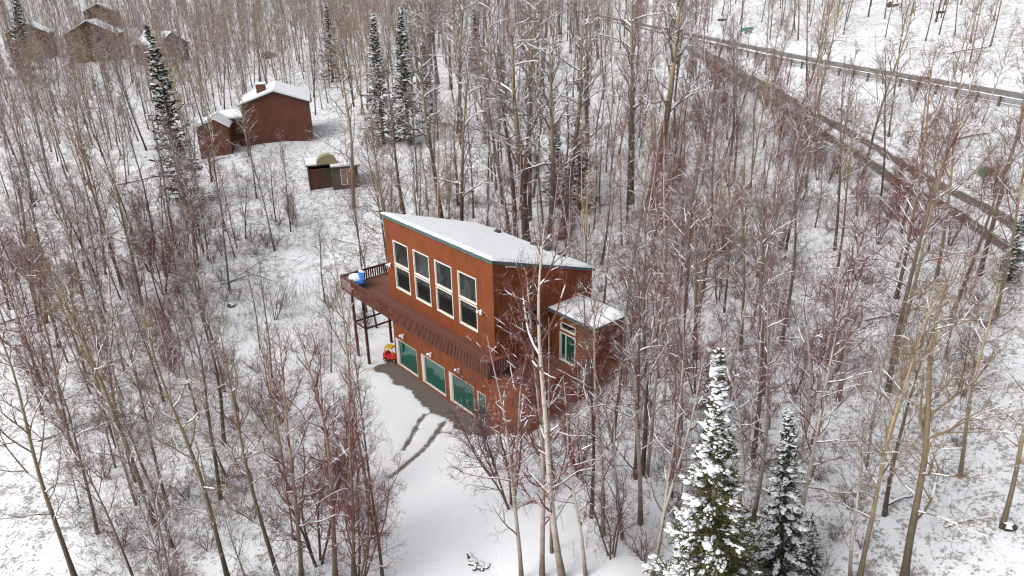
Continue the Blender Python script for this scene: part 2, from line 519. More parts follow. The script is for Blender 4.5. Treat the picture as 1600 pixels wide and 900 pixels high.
dirt[near] = dn
# forest floor litter: strong in the woods, none on the yard
q = gp - H0[:2]
hu, hv = q @ HF[:2], q @ HS[:2]
yard = np.array([G(*p)[:2] for p in [(740, 940), (745, 800), (700, 720), (640, 690)]])
dy, _, _ = poly_dist(gp, yard)
dc, _, _ = poly_dist(gp, np.array([G(*p)[:2] for p in [(440, 480), (480, 540), (560, 590)]]))
rdist, _, rside = poly_dist(gp, road_line)
far_side = np.sign(poly_dist(np.array([rail_line[10] + rail_nrm[10] * 20]), road_line)[2][0])
litter = np.clip((dy - 3.5) / 6, 0, 1) * np.clip((dc - 1.5) / 5, 0.25, 1) * 0.85
litter = np.where((rside == far_side) & (gp[:, 0] > 15), 0.86, litter) * np.clip((rdist - 4) / 6, 0.3, 1)

def ground_material():
    n = NT('snowy_ground')
    co = n.coord()
    a_d = n.n('ShaderNodeAttribute', _attribute_name='dirt').outputs['Fac']
    a_l = n.n('ShaderNodeAttribute', _attribute_name='litter').outputs['Fac']
    n1 = n.noise(0.35, 5, 0.6, co); n2 = n.noise(1.5, 6, 0.72, co); n3 = n.noise(6, 4, 0.7, co); n4 = n.noise(30, 3, 0.6, co)
    snow = n.mix(n.math('ADD', n.math('MULTIPLY', n1, 0.5), n.math('MULTIPLY', n3, 0.5)), (0.60, 0.62, 0.655), (0.74, 0.75, 0.765))
    soil = n.mix(n3, (0.055, 0.045, 0.038), (0.16, 0.125, 0.10))
    grass = n.mix(n4, (0.10, 0.07, 0.045), (0.24, 0.17, 0.11))
    # litter showing through the snow in small torn patches
    thr = n.math('ADD', n.math('MULTIPLY', n2, 0.62), n.math('MULTIPLY', n3, 0.38))
    thr = n.math('ADD', thr, n.math('MULTIPLY', n.math('SUBTRACT', n1, 0.5), 0.22))
    thr = n.math('ADD', thr, n.math('MULTIPLY', n.math('SUBTRACT', a_l, 1.0), 0.26))
    lm = n.ramp(thr, [(0.475, 0.0), (0.54, 1.0)])
    lit = n.mix(n.noise(1.1, 2, 0.5, co), soil, grass)
    c = n.mix(n.math('MULTIPLY', lm, 0.72), snow, lit)
    dm = n.math('ADD', a_d, n.math('MULTIPLY', n.math('SUBTRACT', thr, 0.5), 0.8))
    dmask = n.math('MULTIPLY', n.ramp(dm, [(0.30, 0.0), (0.62, 0.97)]), n.ramp(a_d, [(0.02, 0.0), (0.2, 1.0)]))
    c = n.mix(dmask, c, soil)
    hgt = n.math('SUBTRACT', n.math('ADD', n.math('MULTIPLY', n2, 0.6), n.math('MULTIPLY', n3, 0.3)), n.math('MULTIPLY', n.math('ADD', lm, dmask), 0.35))
    n.bump(hgt, 0.45, 0.12)
    return n.done(c, 0.75, 0.2)
ny, nx = GX.shape
idx = np.arange(nx * ny).reshape(ny, nx)
quads = np.stack([idx[:-1, :-1], idx[:-1, 1:], idx[1:, 1:], idx[1:, :-1]], -1).reshape(-1, 4)
gz2 = gz - 0.05 * np.clip(dirt, 0, 1)
me = fast_mesh('ground', [(np.concatenate([gp, gz2[:, None]], 1), quads, 0)], [ground_material()])
for nm, arr in (('dirt', dirt), ('litter', litter)):
    me.attributes.new(nm, 'FLOAT', 'POINT').data.foreach_set('value', arr.astype(np.float32))
tag(link('ground', me), 'snowy forest floor with leaf litter and tyre tracks', kind='structure')

# ------------------------------------------------------------------ road and guardrail
def road_material():
    n = NT('snowy_asphalt')
    uv = n.n('ShaderNodeUVMap').outputs[0]
    sp = n.n('ShaderNodeSeparateXYZ'); n.l(uv, sp.inputs[0])
    co = n.coord()
    w = n.math('ADD', sp.outputs[0], n.math('MULTIPLY', n.math('SUBTRACT', n.noise(0.5, 3, 0.6, co), 0.5), 0.10))
    f = n.ramp(w, [(0.0, 1.0), (0.05, 0.9), (0.10, 0.08), (0.26, 0.12), (0.32, 0.95), (0.44, 1.0), (0.52, 0.10), (0.92, 0.12), (1.0, 0.95)])
    f = n.math('ADD', f, n.math('MULTIPLY', n.math('SUBTRACT', n.noise(1.8, 4, 0.7, co), 0.55), 0.6), True)
    asp = n.mix(n.noise(5, 4, 0.6, co), (0.07, 0.064, 0.055), (0.15, 0.135, 0.115))
    return n.done(n.mix(f, asp, (0.78, 0.79, 0.81)), 0.8, 0.25)
rl = road_line
V, F, UVs = [], [], []
_t = np.gradient(rl, axis=0); _t /= np.linalg.norm(_t, axis=1, keepdims=True)
rn = np.stack([-_t[:, 1], _t[:, 0]], 1)
if rn[5, 0] < 0: rn = -rn
K = 9
for i in range(len(rl)):
    for k in range(K):
        s = k / (K - 1)
        p = rl[i] + rn[i] * (s - 0.5) * 2 * ROAD_HALF
        V.append((p[0], p[1], ROAD_Z + 0.03 * (1 - (2 * s - 1) ** 2)))
        UVs.append((s, i * 0.1))
F = [(i * K + k, i * K + k + 1, (i + 1) * K + k + 1, (i + 1) * K + k) for i in range(len(rl) - 1) for k in range(K - 1)]
me = bpy.data.meshes.new('road'); me.from_pydata(V, [], F); me.materials.append(road_material())
uvl = me.uv_layers.new(name='UVMap')
for lp in me.loops: uvl.data[lp.index].uv = UVs[lp.vertex_index]
tag(link('road', me), 'plowed asphalt road with a strip of snow down the middle', kind='structure')

gr = empty('guardrail', (*rail_line[0], ROAD_Z))
tag(gr, 'grey steel guardrail on posts along the near edge of the road', 'guardrail')
prof = [(-0.02, 0.38), (0.05, 0.44), (0.05, 0.52), (-0.01, 0.56), (0.05, 0.60), (0.05, 0.68), (-0.02, 0.74), (-0.035, 0.74), (0.03, 0.66), (-0.03, 0.56), (0.03, 0.46), (-0.035, 0.38)]
o0 = np.array([*rail_line[0], ROAD_Z])
V, F = [], []
nr = [i for i in range(len(rail_line)) if rail_line[i][1] < 150]
for i in nr:
    for (a, z) in prof:
        p = rail_line[i] + rail_nrm[i] * a
        V.append((p[0] - o0[0], p[1] - o0[1], z))
n_ = len(prof)
for i in range(len(nr) - 1):
    for k in range(n_): F.append((i * n_ + k, i * n_ + (k + 1) % n_, (i + 1) * n_ + (k + 1) % n_, (i + 1) * n_ + k))
me = bpy.data.meshes.new('beam'); me.from_pydata(V, [], F); me.materials.append(M_STEEL)
link('beam', me, None, gr)
V, F = [], []
for i in nr:
    for (a, z) in ((-0.05, 0.741), (0.0, 0.80), (0.06, 0.741)):
        p = rail_line[i] + rail_nrm[i] * a
        V.append((p[0] - o0[0], p[1] - o0[1], z))
for i in range(len(nr) - 1):
    for k in range(2): F.append((i * 3 + k, i * 3 + k + 1, (i + 1) * 3 + k + 1, (i + 1) * 3 + k))
me = bpy.data.meshes.new('snow_cap'); me.from_pydata(V, [], F); me.materials.append(M_SNOW)
link('snow_cap', me, None, gr)
pm = MB().box(-0.09, 0.09, -0.09, 0.09, -1.2, 0.78).mesh('guardrail_post', plain('creosoted_post', (0.13, 0.105, 0.085), 0.85))
for i in nr[:-1]:
    if rail_line[i][1] > 125: continue
    p = rail_line[i] - rail_nrm[i] * 0.14
    link('post', pm, None, gr, (p[0] - o0[0], p[1] - o0[1], 0), (0, 0, math.atan2(rail_nrm[i][1], rail_nrm[i][0])))
# ------------------------------------------------------------------ the brown house
HZ = 5.1                                  # upper deck level above the ground at the house corner
LU, DU = 11.03, 7.42                      # upper storey: length of the window facade, depth
ZF, ZB = HZ + 5.5, HZ + 3.12              # roof height at facade and at the back
house = empty('house', H0, -PSI)
tag(house, 'rust brown two-storey house with slanted snowy roof and wraparound deck in the clearing', 'house')

def wall_cells(mb, u0, u1, z0, z1, v0, v1, holes):
    us = sorted({u0, u1, *[h[0] for h in holes], *[h[1] for h in holes]})
    zs = sorted({z0, z1, *[h[2] for h in holes], *[h[3] for h in holes]})
    for a, b in zip(us[:-1], us[1:]):
        run = None
        for c, d in zip(zs[:-1], zs[1:]):
            hole = any(h[0] <= (a + b) / 2 <= h[1] and h[2] <= (c + d) / 2 <= h[3] for h in holes)
            if hole:
                if run: mb.box(a, b, v0, v1, *run)
                run = None
            else: run = (run[0], d) if run else (c, d)
        if run: mb.box(a, b, v0, v1, *run)
    return mb

W0, WW, WP = 1.011, 1.596, 2.298
up_w = []
for i in range(4):
    a = W0 + i * WP
    up_w.append((a, a + WW, HZ + 2.616, HZ + 4.091))
    up_w.append((a, a + WW, HZ + 0.962, HZ + 2.417))
lo_w = [(0.23, 2.75, 0.2, 2.12), (3.35, 5.92, 0.2, 2.15), (6.42, 8.88, 0.2, 2.17), (9.28, 10.0, 0.2, 2.1)]
wall_cells(MB(), 0, LU, HZ + 0.003, ZF - 0.02, 0, 0.16, up_w).build('upper_wall', M_SIDING, house)
wall_cells(MB(), 0, 11.6, -0.8, HZ - 0.003, 0, 0.2, lo_w).build('lower_wall', M_SIDING, house)
# right-hand end wall of the upper storey, left end wall, back wall
MB().prism([(0.163, HZ - 2.0), (DU, HZ - 2.0), (DU, ZB - 0.02), (0.163, ZF - 0.02 - 0.163 * (ZF - ZB) / DU)], 'x', LU - 0.16, LU).build('end_wall', M_SIDING, house)
MB().prism([(0.203, -0.8), (DU, -0.8), (DU, ZB - 0.02), (0.203, ZF - 0.02 - 0.203 * (ZF - ZB) / DU)], 'x', 0.0, 0.16).build('end_wall', M_SIDING, house)
MB().box(0.163, LU - 0.163, DU - 0.16, DU - 0.002, -0.8, ZB - 0.05).build('back_wall', M_SIDING, house)
# opaque window glass: its near-black colour stands in for the unlit room behind
M_TRIM_OLD = plain('weathered_trim', (0.46, 0.45, 0.41), 0.65, 0.3, 9)
def window(parent, u0, u1, z0, z1, v=0.0, glass=None, mull=None, fr=0.06, sill_wide=0.0):
    """window set in a hole of a wall that faces -v"""
    g = glass or M_GLASS
    mb = MB()
    mb.box(u0 - fr, u1 + fr, v - 0.035, v + 0.05, z1, z1 + fr)
    mb.box(u0 - fr, u1 + fr, v - 0.045, v + 0.05, z0 - fr, z0)
    mb.box(u0 - fr, u0 + sill_wide, v - 0.032, v + 0.05, z0, z1)
    mb.box(u1, u1 + fr, v - 0.032, v + 0.05, z0, z1)
    w = mb.build('window', M_TRIM if g is not M_GREEN or mull else M_TRIM_OLD, parent)
    us = [u0 + sill_wide] + (mull or []) + [u1]
    for a, b in zip(us[:-1], us[1:]):
        MB().box(a + 0.012, b - 0.012, v + 0.055, v + 0.075, z0 + 0.01, z1 - 0.01).build('pane', g, w)
    mb = MB()
    mb.box(u0 + sill_wide, u0 + sill_wide + 0.035, v + 0.01, v + 0.09, z0, z1)
    mb.box(u1 - 0.035, u1, v + 0.01, v + 0.09, z0, z1)
    mb.box(u0 + sill_wide + 0.035, u1 - 0.035, v + 0.01, v + 0.09, z1 - 0.035, z1)
    mb.box(u0 + sill_wide + 0.035, u1 - 0.035, v + 0.01, v + 0.09, z0, z0 + 0.035)
    for m in mull or []: mb.box(m - 0.035, m + 0.035, v + 0.01, v + 0.09, z0 + 0.035, z1 - 0.035)
    mb.build('sash', M_TRIM, w)
    return w
for h in up_w: window(house, *h)
for i, h in enumerate(lo_w):
    w = window(house, *h, glass=M_GREEN, sill_wide=0.26 if i < 3 else 0.0, fr=0.032)
    w['label'] = 'wide window with green glass at ground level'
# roof slab, snow, fascia
def slope_slab(name, u0, u1, v0, v1, t0, t1, mat, parent, wav=0.0, nu=1, nv=1):
    zf = lambda v: ZF + (ZB - ZF) * v / DU
    mb = MB()
    if wav == 0:
        mb.prism([(v0, zf(v0) + t0), (v1, zf(v1) + t0), (v1, zf(v1) + t1), (v0, zf(v0) + t1)], 'x', u0, u1)
        return mb.build(name, mat, parent)
    V, F = [], []
    rng = np.random.default_rng(4)
    for j in range(nv + 1):
        for i in range(nu + 1):
            u = u0 + (u1 - u0) * i / nu; v = v0 + (v1 - v0) * j / nv
            edge = min(i, nu - i, j, nv - j)
            if edge == 0:
                jt = 0.05 * rng.uniform(-0.6, 1.0)
                u += jt * ((i == nu) - (i == 0)); v += jt * ((j == nv) - (j == 0))
            V.append((u, v, zf(v) + (t0 if edge == 0 else t1 + wav * float(vnoise(np.array([u]), np.array([v]), 1.6, 3)[0]) + wav * 0.4 * rng.uniform(-1, 1)) - (0.0 if edge else 0.0)))
    for j in range(nv):
        for i in range(nu):
            a = j * (nu + 1) + i
            F.append((a, a + 1, a + nu + 2, a + nu + 1))
    mb.add(V, F)
    return mb.build(name, mat, parent, smooth=True)
rf = slope_slab('roof', -0.06, LU + 0.06, -0.08, DU + 0.12, -0.015, 0.13, plain('roof_membrane', (0.10, 0.11, 0.11)), house)
slope_slab('snow_blanket', -0.10, LU + 0.10, -0.13, DU + 0.16, 0.135, 0.27, M_SNOW, rf, 0.05, 60, 40)
mb = MB()
mb.box(-0.09, LU + 0.09, -0.115, -0.083, ZF - 0.05, ZF + 0.13)
zf = lambda v: ZF + (ZB - ZF) * v / DU
mb.prism([(-0.08, zf(0) - 0.04), (DU + 0.12, zf(DU + 0.12) - 0.04), (DU + 0.12, zf(DU + 0.12) + 0.12), (-0.08, zf(0) + 0.14)], 'x', LU + 0.062, LU + 0.092)
mb.prism([(-0.08, zf(0) - 0.04), (DU + 0.12, zf(DU + 0.12) - 0.04), (DU + 0.12, zf(DU + 0.12) + 0.12), (-0.08, zf(0) + 0.14)], 'x', -0.092, -0.062)
mb.build('fascia', M_FASCIA, rf)
for u, v in ((3.0, 6.6), (6.3, 6.9), (7.6, 6.8), (8.9, 6.85)):      # low roof vents poking through the snow
    z = zf(v)
    MB().prism([(-0.25, 0.1), (0.25, 0.1), (0.25, 0.36), (0.0, 0.34)], 'x', -0.2, 0.2).build('roof_vent', plain('vent_dark', (0.03, 0.045, 0.045)), rf, loc=(u, v, z))
# flood lights
def floodlight(u, z):
    mb = MB()
    mb.tube([(u, -0.005, z), (u, -0.09, z)], 0.07, 10)
    f = mb.build('flood_light', M_WHITE, house)
    for s in (-1, 1):
        a = np.array([u + s * 0.05, -0.09, z]); d = np.array([s * 0.55, -0.6, -0.45]); d /= np.linalg.norm(d)
        MB().tube([a, a + d * 0.06, a + d * 0.09, a + d * 0.22], [0.03, 0.035, 0.07, 0.085], 10).build('lamp_head', M_WHITE, f)
for u, z in ((0.42, 7.5), (9.95, 7.5), (1.31, 2.75), (4.52, 2.68), (7.53, 2.85)): floodlight(u, z)

# upper deck: runs past the left end of the house and along the facade
DA, DB, DR, DBK = -3.74, -1.53, 12.4, 3.0
ZD = HZ
n_pl = 11
pw = (0 - DB) / n_pl
pm = MB().box(0, DR - DA, 0.004, pw - 0.006, -0.04, 0).mesh('plank', M_DECK)
for i in range(n_pl): link('plank', pm, None, house, (DA, DB + i * pw, ZD))
n2 = int((DBK - 0.0) / pw)
pm2 = MB().box(0, -DA - 0.01, 0.004, pw - 0.006, -0.04, 0).mesh('plank', M_DECK)
for i in range(n2): link('plank', pm2, None, house, (DA, i * pw + 0.002, ZD))
mb = MB()
mb.box(DA - 0.04, DR + 0.04, DB - 0.045, DB - 0.002, ZD - 0.25, ZD + 0.0)
mb.box(DA - 0.045, DA - 0.002, DB, DBK, ZD - 0.25, ZD + 0.0)
mb.box(DR + 0.002, DR + 0.045, DB, -0.002, ZD - 0.25, ZD + 0.0)
mb.build('rim_joist', M_RAIL, house)
mb = MB()
for u in np.arange(DA + 0.4, DR, 0.6): mb.box(u, u + 0.05, DB, -0.003, ZD - 0.23, ZD - 0.045)
for u in np.arange(DA + 0.4, -0.1, 0.6): mb.box(u, u + 0.05, 0.003, DBK, ZD - 0.23, ZD - 0.045)
mb.build('joists', M_POST, house)
RZ = ZD + 0.75
mb = MB()
mb.box(DA - 0.07, DR + 0.07, DB - 0.08, DB + 0.06, RZ - 0.04, RZ)
mb.box(DA - 0.04, DR + 0.04, DB - 0.03, DB + 0.01, RZ - 0.13, RZ - 0.043)
mb.build('front_rail', M_RAIL, house)
mb = MB()
mb.box(DA - 0.08, DA + 0.06, DB + 0.062, DBK, RZ - 0.04, RZ)
mb.box(DA - 0.03, DA + 0.01, DB + 0.012, DBK, RZ - 0.13, RZ - 0.043)
mb.build('side_rail', M_POST, house)
mb = MB(); mb.box(DR - 0.06, DR + 0.08, DB + 0.062, -0.003, RZ - 0.04, RZ); mb.build('side_rail', M_RAIL, house)
mb = MB(); mb.box(DA - 0.06, -0.005, DBK - 0.06, DBK + 0.06, RZ - 0.04, RZ); mb.build('side_rail', M_RAIL, house)
pk = MB().box(-0.04, 0.04, -0.02, 0.02, -0.98, -0.01).mesh('picket', M_RAIL)
pk2 = MB().box(-0.02, 0.02, -0.045, 0.045, -0.98, -0.01).mesh('picket', M_POST)
k = int((DR - DA) / 0.135)
for i in range(k + 1): link('picket', pk, None, house, (DA + 0.03 + i * (DR - DA - 0.06) / k, DB - 0.068, RZ - 0.03))
k = int((DBK - DB) / 0.17)
for i in range(1, k + 1): link('picket', pk2, None, house, (DA - 0.068, DB + i * (DBK - DB) / k, RZ - 0.03))
for i in range(9): link('picket', pk2, None, house, (DR + 0.068, DB + 0.1 + i * 0.165, RZ - 0.03))
# timber posts and braces under the free end of the deck
PU = (-2.9, -1.4); PV = (-1.32, 1.35)
for u in PU:
    for v in PV:
        p = hw(u, v); g = hz(p[0], p[1])
        MB().box(u - 0.075, u + 0.075, v - 0.075, v + 0.075, g - 0.3, ZD - 0.252).build('post', M_POST, house)
mb = MB(); zb = 2.55
for v in PV: mb.box(PU[0] + 0.077, (-0.003 if v > 0 else PU[1] - 0.077), v - 0.03, v + 0.03, zb, zb + 0.12)
for u in PU: mb.box(u - 0.03, u + 0.03, PV[0] + 0.077, PV[1] - 0.077, zb + 0.002, zb + 0.118)
mb.build('brace', M_POST, house)

# entry block beside the facade with its own low deck, and the small annex behind it
EU, EV, AV = 14.55, -0.8, 4.2
mb = MB()
mb.box(11.603, EU, EV, EV + 0.15, -0.5, 4.85)
mb.box(EU - 0.15, EU, EV + 0.152, AV - 0.002, -0.5, 4.85)
mb.box(11.603, 11.75, EV + 0.152, 0.0, -0.5, 4.85)
mb.build('entry_wall', M_SIDING, house)
MB().box(11.55, EU + 0.05, EV - 0.05, EV + 0.2, 4.852, 4.90).box(EU - 0.2, EU + 0.05, EV + 0.202, AV - 0.004, 4.852, 4.90).build('parapet_cap', M_RAIL, house)
npl = 30
pm3 = MB().box(0, EU - 0.16 - LU - 0.01, 0.004, (AV - EV - 0.2) / npl - 0.005, -0.04, 0).mesh('plank', M_DECK)
for i in range(npl): link('plank', pm3, None, house, (LU + 0.005, EV + 0.17 + i * (AV - EV - 0.2) / npl, 3.7))
door = (11.8, 12.95, 3.74, 5.45); tran = (11.82, 12.95, 5.74, 6.12)
ann_top = 6.75
wall_cells(MB(), LU + 0.003, EU, 1.0, ann_top, AV, AV + 0.15, [door, tran]).build('annex_wall', M_SIDING, house)
MB().box(EU - 0.15, EU, AV + 0.153, 6.4, 1.0, ann_top).build('annex_wall', M_SIDING, house)
MB().box(LU + 0.003, EU - 0.153, 6.25, 6.398, 1.0, ann_top).build('annex_wall', M_SIDING, house)
w = window(house, *door, v=AV, glass=M_GREEN, mull=[12.2], fr=0.07); w.name = 'sliding_door'; w['label'] = 'white framed sliding door with green glass'
window(house, *tran, v=AV, fr=0.05)
ar = MB().box(LU + 0.003, EU + 0.25, AV - 0.35, 6.6, ann_top + 0.002, ann_top + 0.14).build('annex_roof', plain('annex_roof_board', (0.09, 0.10, 0.10)), house)
MB().box(LU + 0.003, EU + 0.28, AV - 0.385, AV - 0.353, ann_top - 0.02, ann_top + 0.12).build('fascia', M_FASCIA, ar)
mb = MB()
V, F = [], []
nu, nv = 16, 12
for j in range(nv + 1):
    for i in range(nu + 1):
        u = LU + 0.01 + (EU + 0.22 - LU) * i / nu; v = AV - 0.33 + (6.9 - AV) * j / nv
        e = min(i, nu - i, j, nv - j)
        V.append((u, v, ann_top + (0.142 if e == 0 else 0.24 + 0.05 * float(vnoise(np.array([u]), np.array([v]), 0.8, 8)[0]))))
F = [(j * (nu + 1) + i, j * (nu + 1) + i + 1, (j + 1) * (nu + 1) + i + 1, (j + 1) * (nu + 1) + i) for j in range(nv) for i in range(nu)]
mb.add(V, F); mb.build('snow_blanket', M_SNOW, ar, smooth=True)
# a plain window in the end wall above the entry, mostly behind birch branches
mb = MB()
mb.box(LU + 0.002, LU + 0.04, 1.7, 3.1, HZ + 0.9, HZ + 1.0); mb.box(LU + 0.002, LU + 0.04, 1.7, 3.1, HZ + 2.2, HZ + 2.3)
mb.box(LU + 0.002, LU + 0.04, 1.7, 1.8, HZ + 1.0, HZ + 2.2); mb.box(LU + 0.002, LU + 0.04, 3.0, 3.1, HZ + 1.0, HZ + 2.2)
ww = mb.build('window', M_RAIL, house)
MB().box(LU + 0.003, LU + 0.02, 1.8, 3.0, HZ + 1.0, HZ + 2.2).build('pane', M_GLASS, ww)

# ------------------------------------------------------------------ things on and around the deck
def lp(u, v, z): return tuple(hw(u, v, z))
def snow_lump(name, rx, ry, rz_, seed, parent, loc, flat=0.0):
    rng = np.random.default_rng(seed)
    V, F = [], []
    nu, nv = 14, 7
    for j in range(nv + 1):
        th = (math.pi / 2) * j / nv
        for i in range(nu):
            ph = 2 * math.pi * i / nu
            k = 1 + 0.12 * math.sin(3 * ph + seed) + 0.07 * rng.uniform(-1, 1) * (j < nv)
            V.append((rx * k * math.cos(th) * math.cos(ph), ry * k * math.cos(th) * math.sin(ph), rz_ * math.sin(th) * (1 + 0.1 * math.sin(2 * ph + seed) * math.cos(th))))
    for j in range(nv):
        for i in range(nu):
            a, b = j * nu + i, j * nu + (i + 1) % nu
            F.append((a, b, b + nu, a + nu))
    mb = MB(); mb.add(V, F)
    return mb.build(name, M_SNOW, parent, smooth=True, loc=loc)
ch = empty('deck_chair', lp(-2.55, -0.95, ZD), -PSI + math.radians(200))
tag(ch, 'blue plastic deck chair with snow on its back on the deck corner', 'chair')
MB().prism([(-0.28, 0.36), (0.26, 0.40), (0.26, 0.44), (-0.28, 0.40)], 'x', -0.27, 0.27).build('seat', M_BLUE, ch)
mb = MB()
for i in range(5):
    x = -0.25 + i * 0.104
    mb.prism([(-0.27, 0.38), (-0.22, 0.38), (-0.42, 1.02 + 0.05 * math.sin(math.pi * i / 4)), (-0.46, 1.02 + 0.05 * math.sin(math.pi * i / 4))], 'x', x, x + 0.092)
mb.build('backrest', M_BLUE, ch)
for s in (-1, 1):
    MB().prism([(-0.38, 0.60), (0.34, 0.62), (0.34, 0.66), (-0.38, 0.64)], 'x', s * 0.34 - 0.05, s * 0.34 + 0.05).build('armrest', M_BLUE, ch)
    for y in (-0.25, 0.25):
        MB().prism([(y - 0.04, 0.0), (y + 0.04, 0.0), (y + 0.03, 0.6), (y - 0.03, 0.6)], 'x', s * 0.31 - 0.025, s * 0.31 + 0.025).build('leg', M_BLUE, ch)
snow_lump('snow_cap', 0.26, 0.10, 0.14, 3, ch, (0, -0.44, 1.04))
tb = empty('side_table', lp(-3.15, -0.8, ZD), -PSI)
tag(tb, 'low round table heaped with snow in the corner of the deck', 'table')
MB().tube([(0, 0, 0.46), (0, 0, 0.5)], 0.52, 20).build('table_top', M_WHITE, tb)
for i in range(4):
    a = math.radians(45 + 90 * i)
    MB().tube([(0.35 * math.cos(a), 0.35 * math.sin(a), 0), (0.32 * math.cos(a), 0.32 * math.sin(a), 0.46)], 0.025, 6).build('leg', M_WHITE, tb)
snow_lump('snow_heap', 0.56, 0.56, 0.34, 5, tb, (0, 0, 0.5))
mb = MB()
V, F = [], []
for i in range(13):
    for j in range(6):
        V.append((i * 0.115, -0.012 * math.sin(i * 1.3 + j) - 0.02, -j * 0.13 - 0.06 * math.sin(i / 12 * math.pi) * (j / 5)))
F = [(i * 6 + j, (i + 1) * 6 + j, (i + 1) * 6 + j + 1, i * 6 + j + 1) for i in range(12) for j in range(5)]
mb.add(V, F); mb.add([(v[0], v[1] - 0.012, v[2]) for v in V], [f[::-1] for f in F])
tp = mb.build('cloth', M_MAUVE, None, smooth=True, loc=lp(DA + 0.25, DB - 0.115, RZ - 0.05), rot=(0, 0, -PSI))
tag(tp, 'mottled mauve cloth hung outside the deck rail corner', 'cloth')

# red and yellow toy car by the corner of the lower wall
p = hw(-0.75, 0.1)
toy = empty('toy_car', (p[0], p[1], hz(p[0], p[1])), -PSI + 0.5)
tag(toy, 'red and yellow plastic ride-on toy car beside the deck posts', 'toy car')
MB().prism([(-0.55, 0.18), (0.55, 0.18), (0.58, 0.42), (0.30, 0.52), (0.22, 0.42), (-0.25, 0.42), (-0.35, 0.55), (-0.56, 0.52)], 'y', -0.27, 0.27).build('body', M_RED, toy)
for x in (-0.36, 0.36):
    for s in (-1, 1):
        w = MB().tube([(x, s * 0.28, 0.14), (x, s * 0.36, 0.14)], 0.14, 14).build('wheel', M_BLACK, toy)
        MB().tube([(x, s * 0.361, 0.14), (x, s * 0.372, 0.14)], 0.06, 10).build('hub', M_YELLOW, w)
MB().prism([(-0.42, 0.98), (0.2, 0.98), (0.15, 1.05), (-0.38, 1.05)], 'y', -0.25, 0.25).build('roof', M_YELLOW, toy)
for x in (-0.38, 0.18):
    for s in (-1, 1): MB().tube([(x * 1.1, s * 0.22, 0.48), (x, s * 0.22, 0.99)], 0.03, 6).build('pillar', M_YELLOW, toy)
snow_lump('snow_cap', 0.2, 0.2, 0.06, 9, toy, (0.42, 0, 0.44))
p = hw(-1.0, 0.95)
bn = empty('toy_scooter', (p[0], p[1], hz(p[0], p[1])), 0.8)
tag(bn, 'small red toy scooter leaning under the deck', 'scooter')
MB().prism([(-0.4, 0.08), (0.35, 0.08), (0.42, 0.3), (0.36, 0.3), (0.3, 0.13), (-0.4, 0.13)], 'y', -0.09, 0.09).build('footboard', M_RED, bn)
MB().tube([(0.38, 0, 0.28), (0.30, 0, 0.85)], 0.022, 6).build('stem', M_RED, bn)
MB().tube([(0.30, -0.22, 0.85), (0.30, 0.22, 0.85)], 0.022, 6).build('handlebar', M_BLACK, bn)
for x in (-0.42, 0.46): MB().tube([(x, -0.03, 0.1), (x, 0.03, 0.1)], 0.1, 12).build('wheel', M_BLACK, bn)

def rock_mesh(name, mat, seed, r=(1, 1, 1), n=10):
    rng = np.random.default_rng(seed)
    V, F = [], []
    nu, nv = 8, 5
    V.append((0, 0, -r[2]))
    for j in range(1, nv):
        th = -math.pi / 2 + math.pi * j / nv
        for i in range(nu):
            ph = 2 * math.pi * i / nu
            k = rng.uniform(0.75, 1.15)
            V.append((r[0] * k * math.cos(th) * math.cos(ph), r[1] * k * math.cos(th) * math.sin(ph), r[2] * k * math.sin(th)))
    V.append((0, 0, r[2]))
    for i in range(nu):
        F.append((0, 1 + (i + 1) % nu, 1 + i))
        for j in range(nv - 2):
            a, b = 1 + j * nu + i, 1 + j * nu + (i + 1) % nu
            F.append((a, b, b + nu, a + nu))
        a = 1 + (nv - 2) * nu
        F.append((a + i, a + (i + 1) % nu, len(V) - 1))
    mb = MB(); mb.add(V, F)
    return mb.mesh(name, mat)
# a broken arc of red-brown edging stones, mostly under snow
sp = G(746, 880)
st = empty('stone_edging', sp, 0)
tag(st, 'broken arc of red brown edging stones half buried in the snowy yard', 'stones')
rm = [rock_mesh('stone', [M_STONE, M_SNOW], s, (0.17, 0.10, 0.10)) for s in range(4)]
for m_ in rm:
    for f in m_.polygons:
        if f.normal.z > 0.45: f.material_index = 1
rr = random.Random(5)
for i, (x, y) in enumerate([(734, 868), (735, 872), (737, 876), (740, 880), (742, 884), (745, 886), (748, 888), (752, 889), (755, 888), (758, 887), (761, 886), (742, 875), (745, 879), (749, 881), (753, 884), (741, 889), (736, 881)]):
    q = G(x, y)
    link('stone', rm[i % 4], None, st, (q[0] - sp[0], q[1] - sp[1], q[2] - sp[2] + rr.uniform(-0.02, 0.05)), (rr.uniform(-.3, .3), rr.uniform(-.3, .3), rr.uniform(0, 6.3)))
# black tyre against the lower wall
q = G(803, 674)
ty = MB()
ph = np.linspace(0, 2 * math.pi, 25)[:-1]
V, F = [], []
for i, a in enumerate(ph):
    for k in range(8):
        b = 2 * math.pi * k / 8
        rr_ = 0.27 + 0.09 * math.cos(b)
        V.append((rr_ * math.cos(a), 0.10 * math.sin(b), rr_ * math.sin(a)))
for i in range(24):
    for k in range(8): F.append((i * 8 + k, i * 8 + (k + 1) % 8, ((i + 1) % 24) * 8 + (k + 1) % 8, ((i + 1) % 24) * 8 + k))
ty.add(V, F)
tag(ty.build('tyre', M_BLACK, None, smooth=True, loc=(q[0], q[1], q[2] + 0.22), rot=(0.9, 0, -PSI)), 'black tyre leaning at the base of the lower house wall', 'tyre')

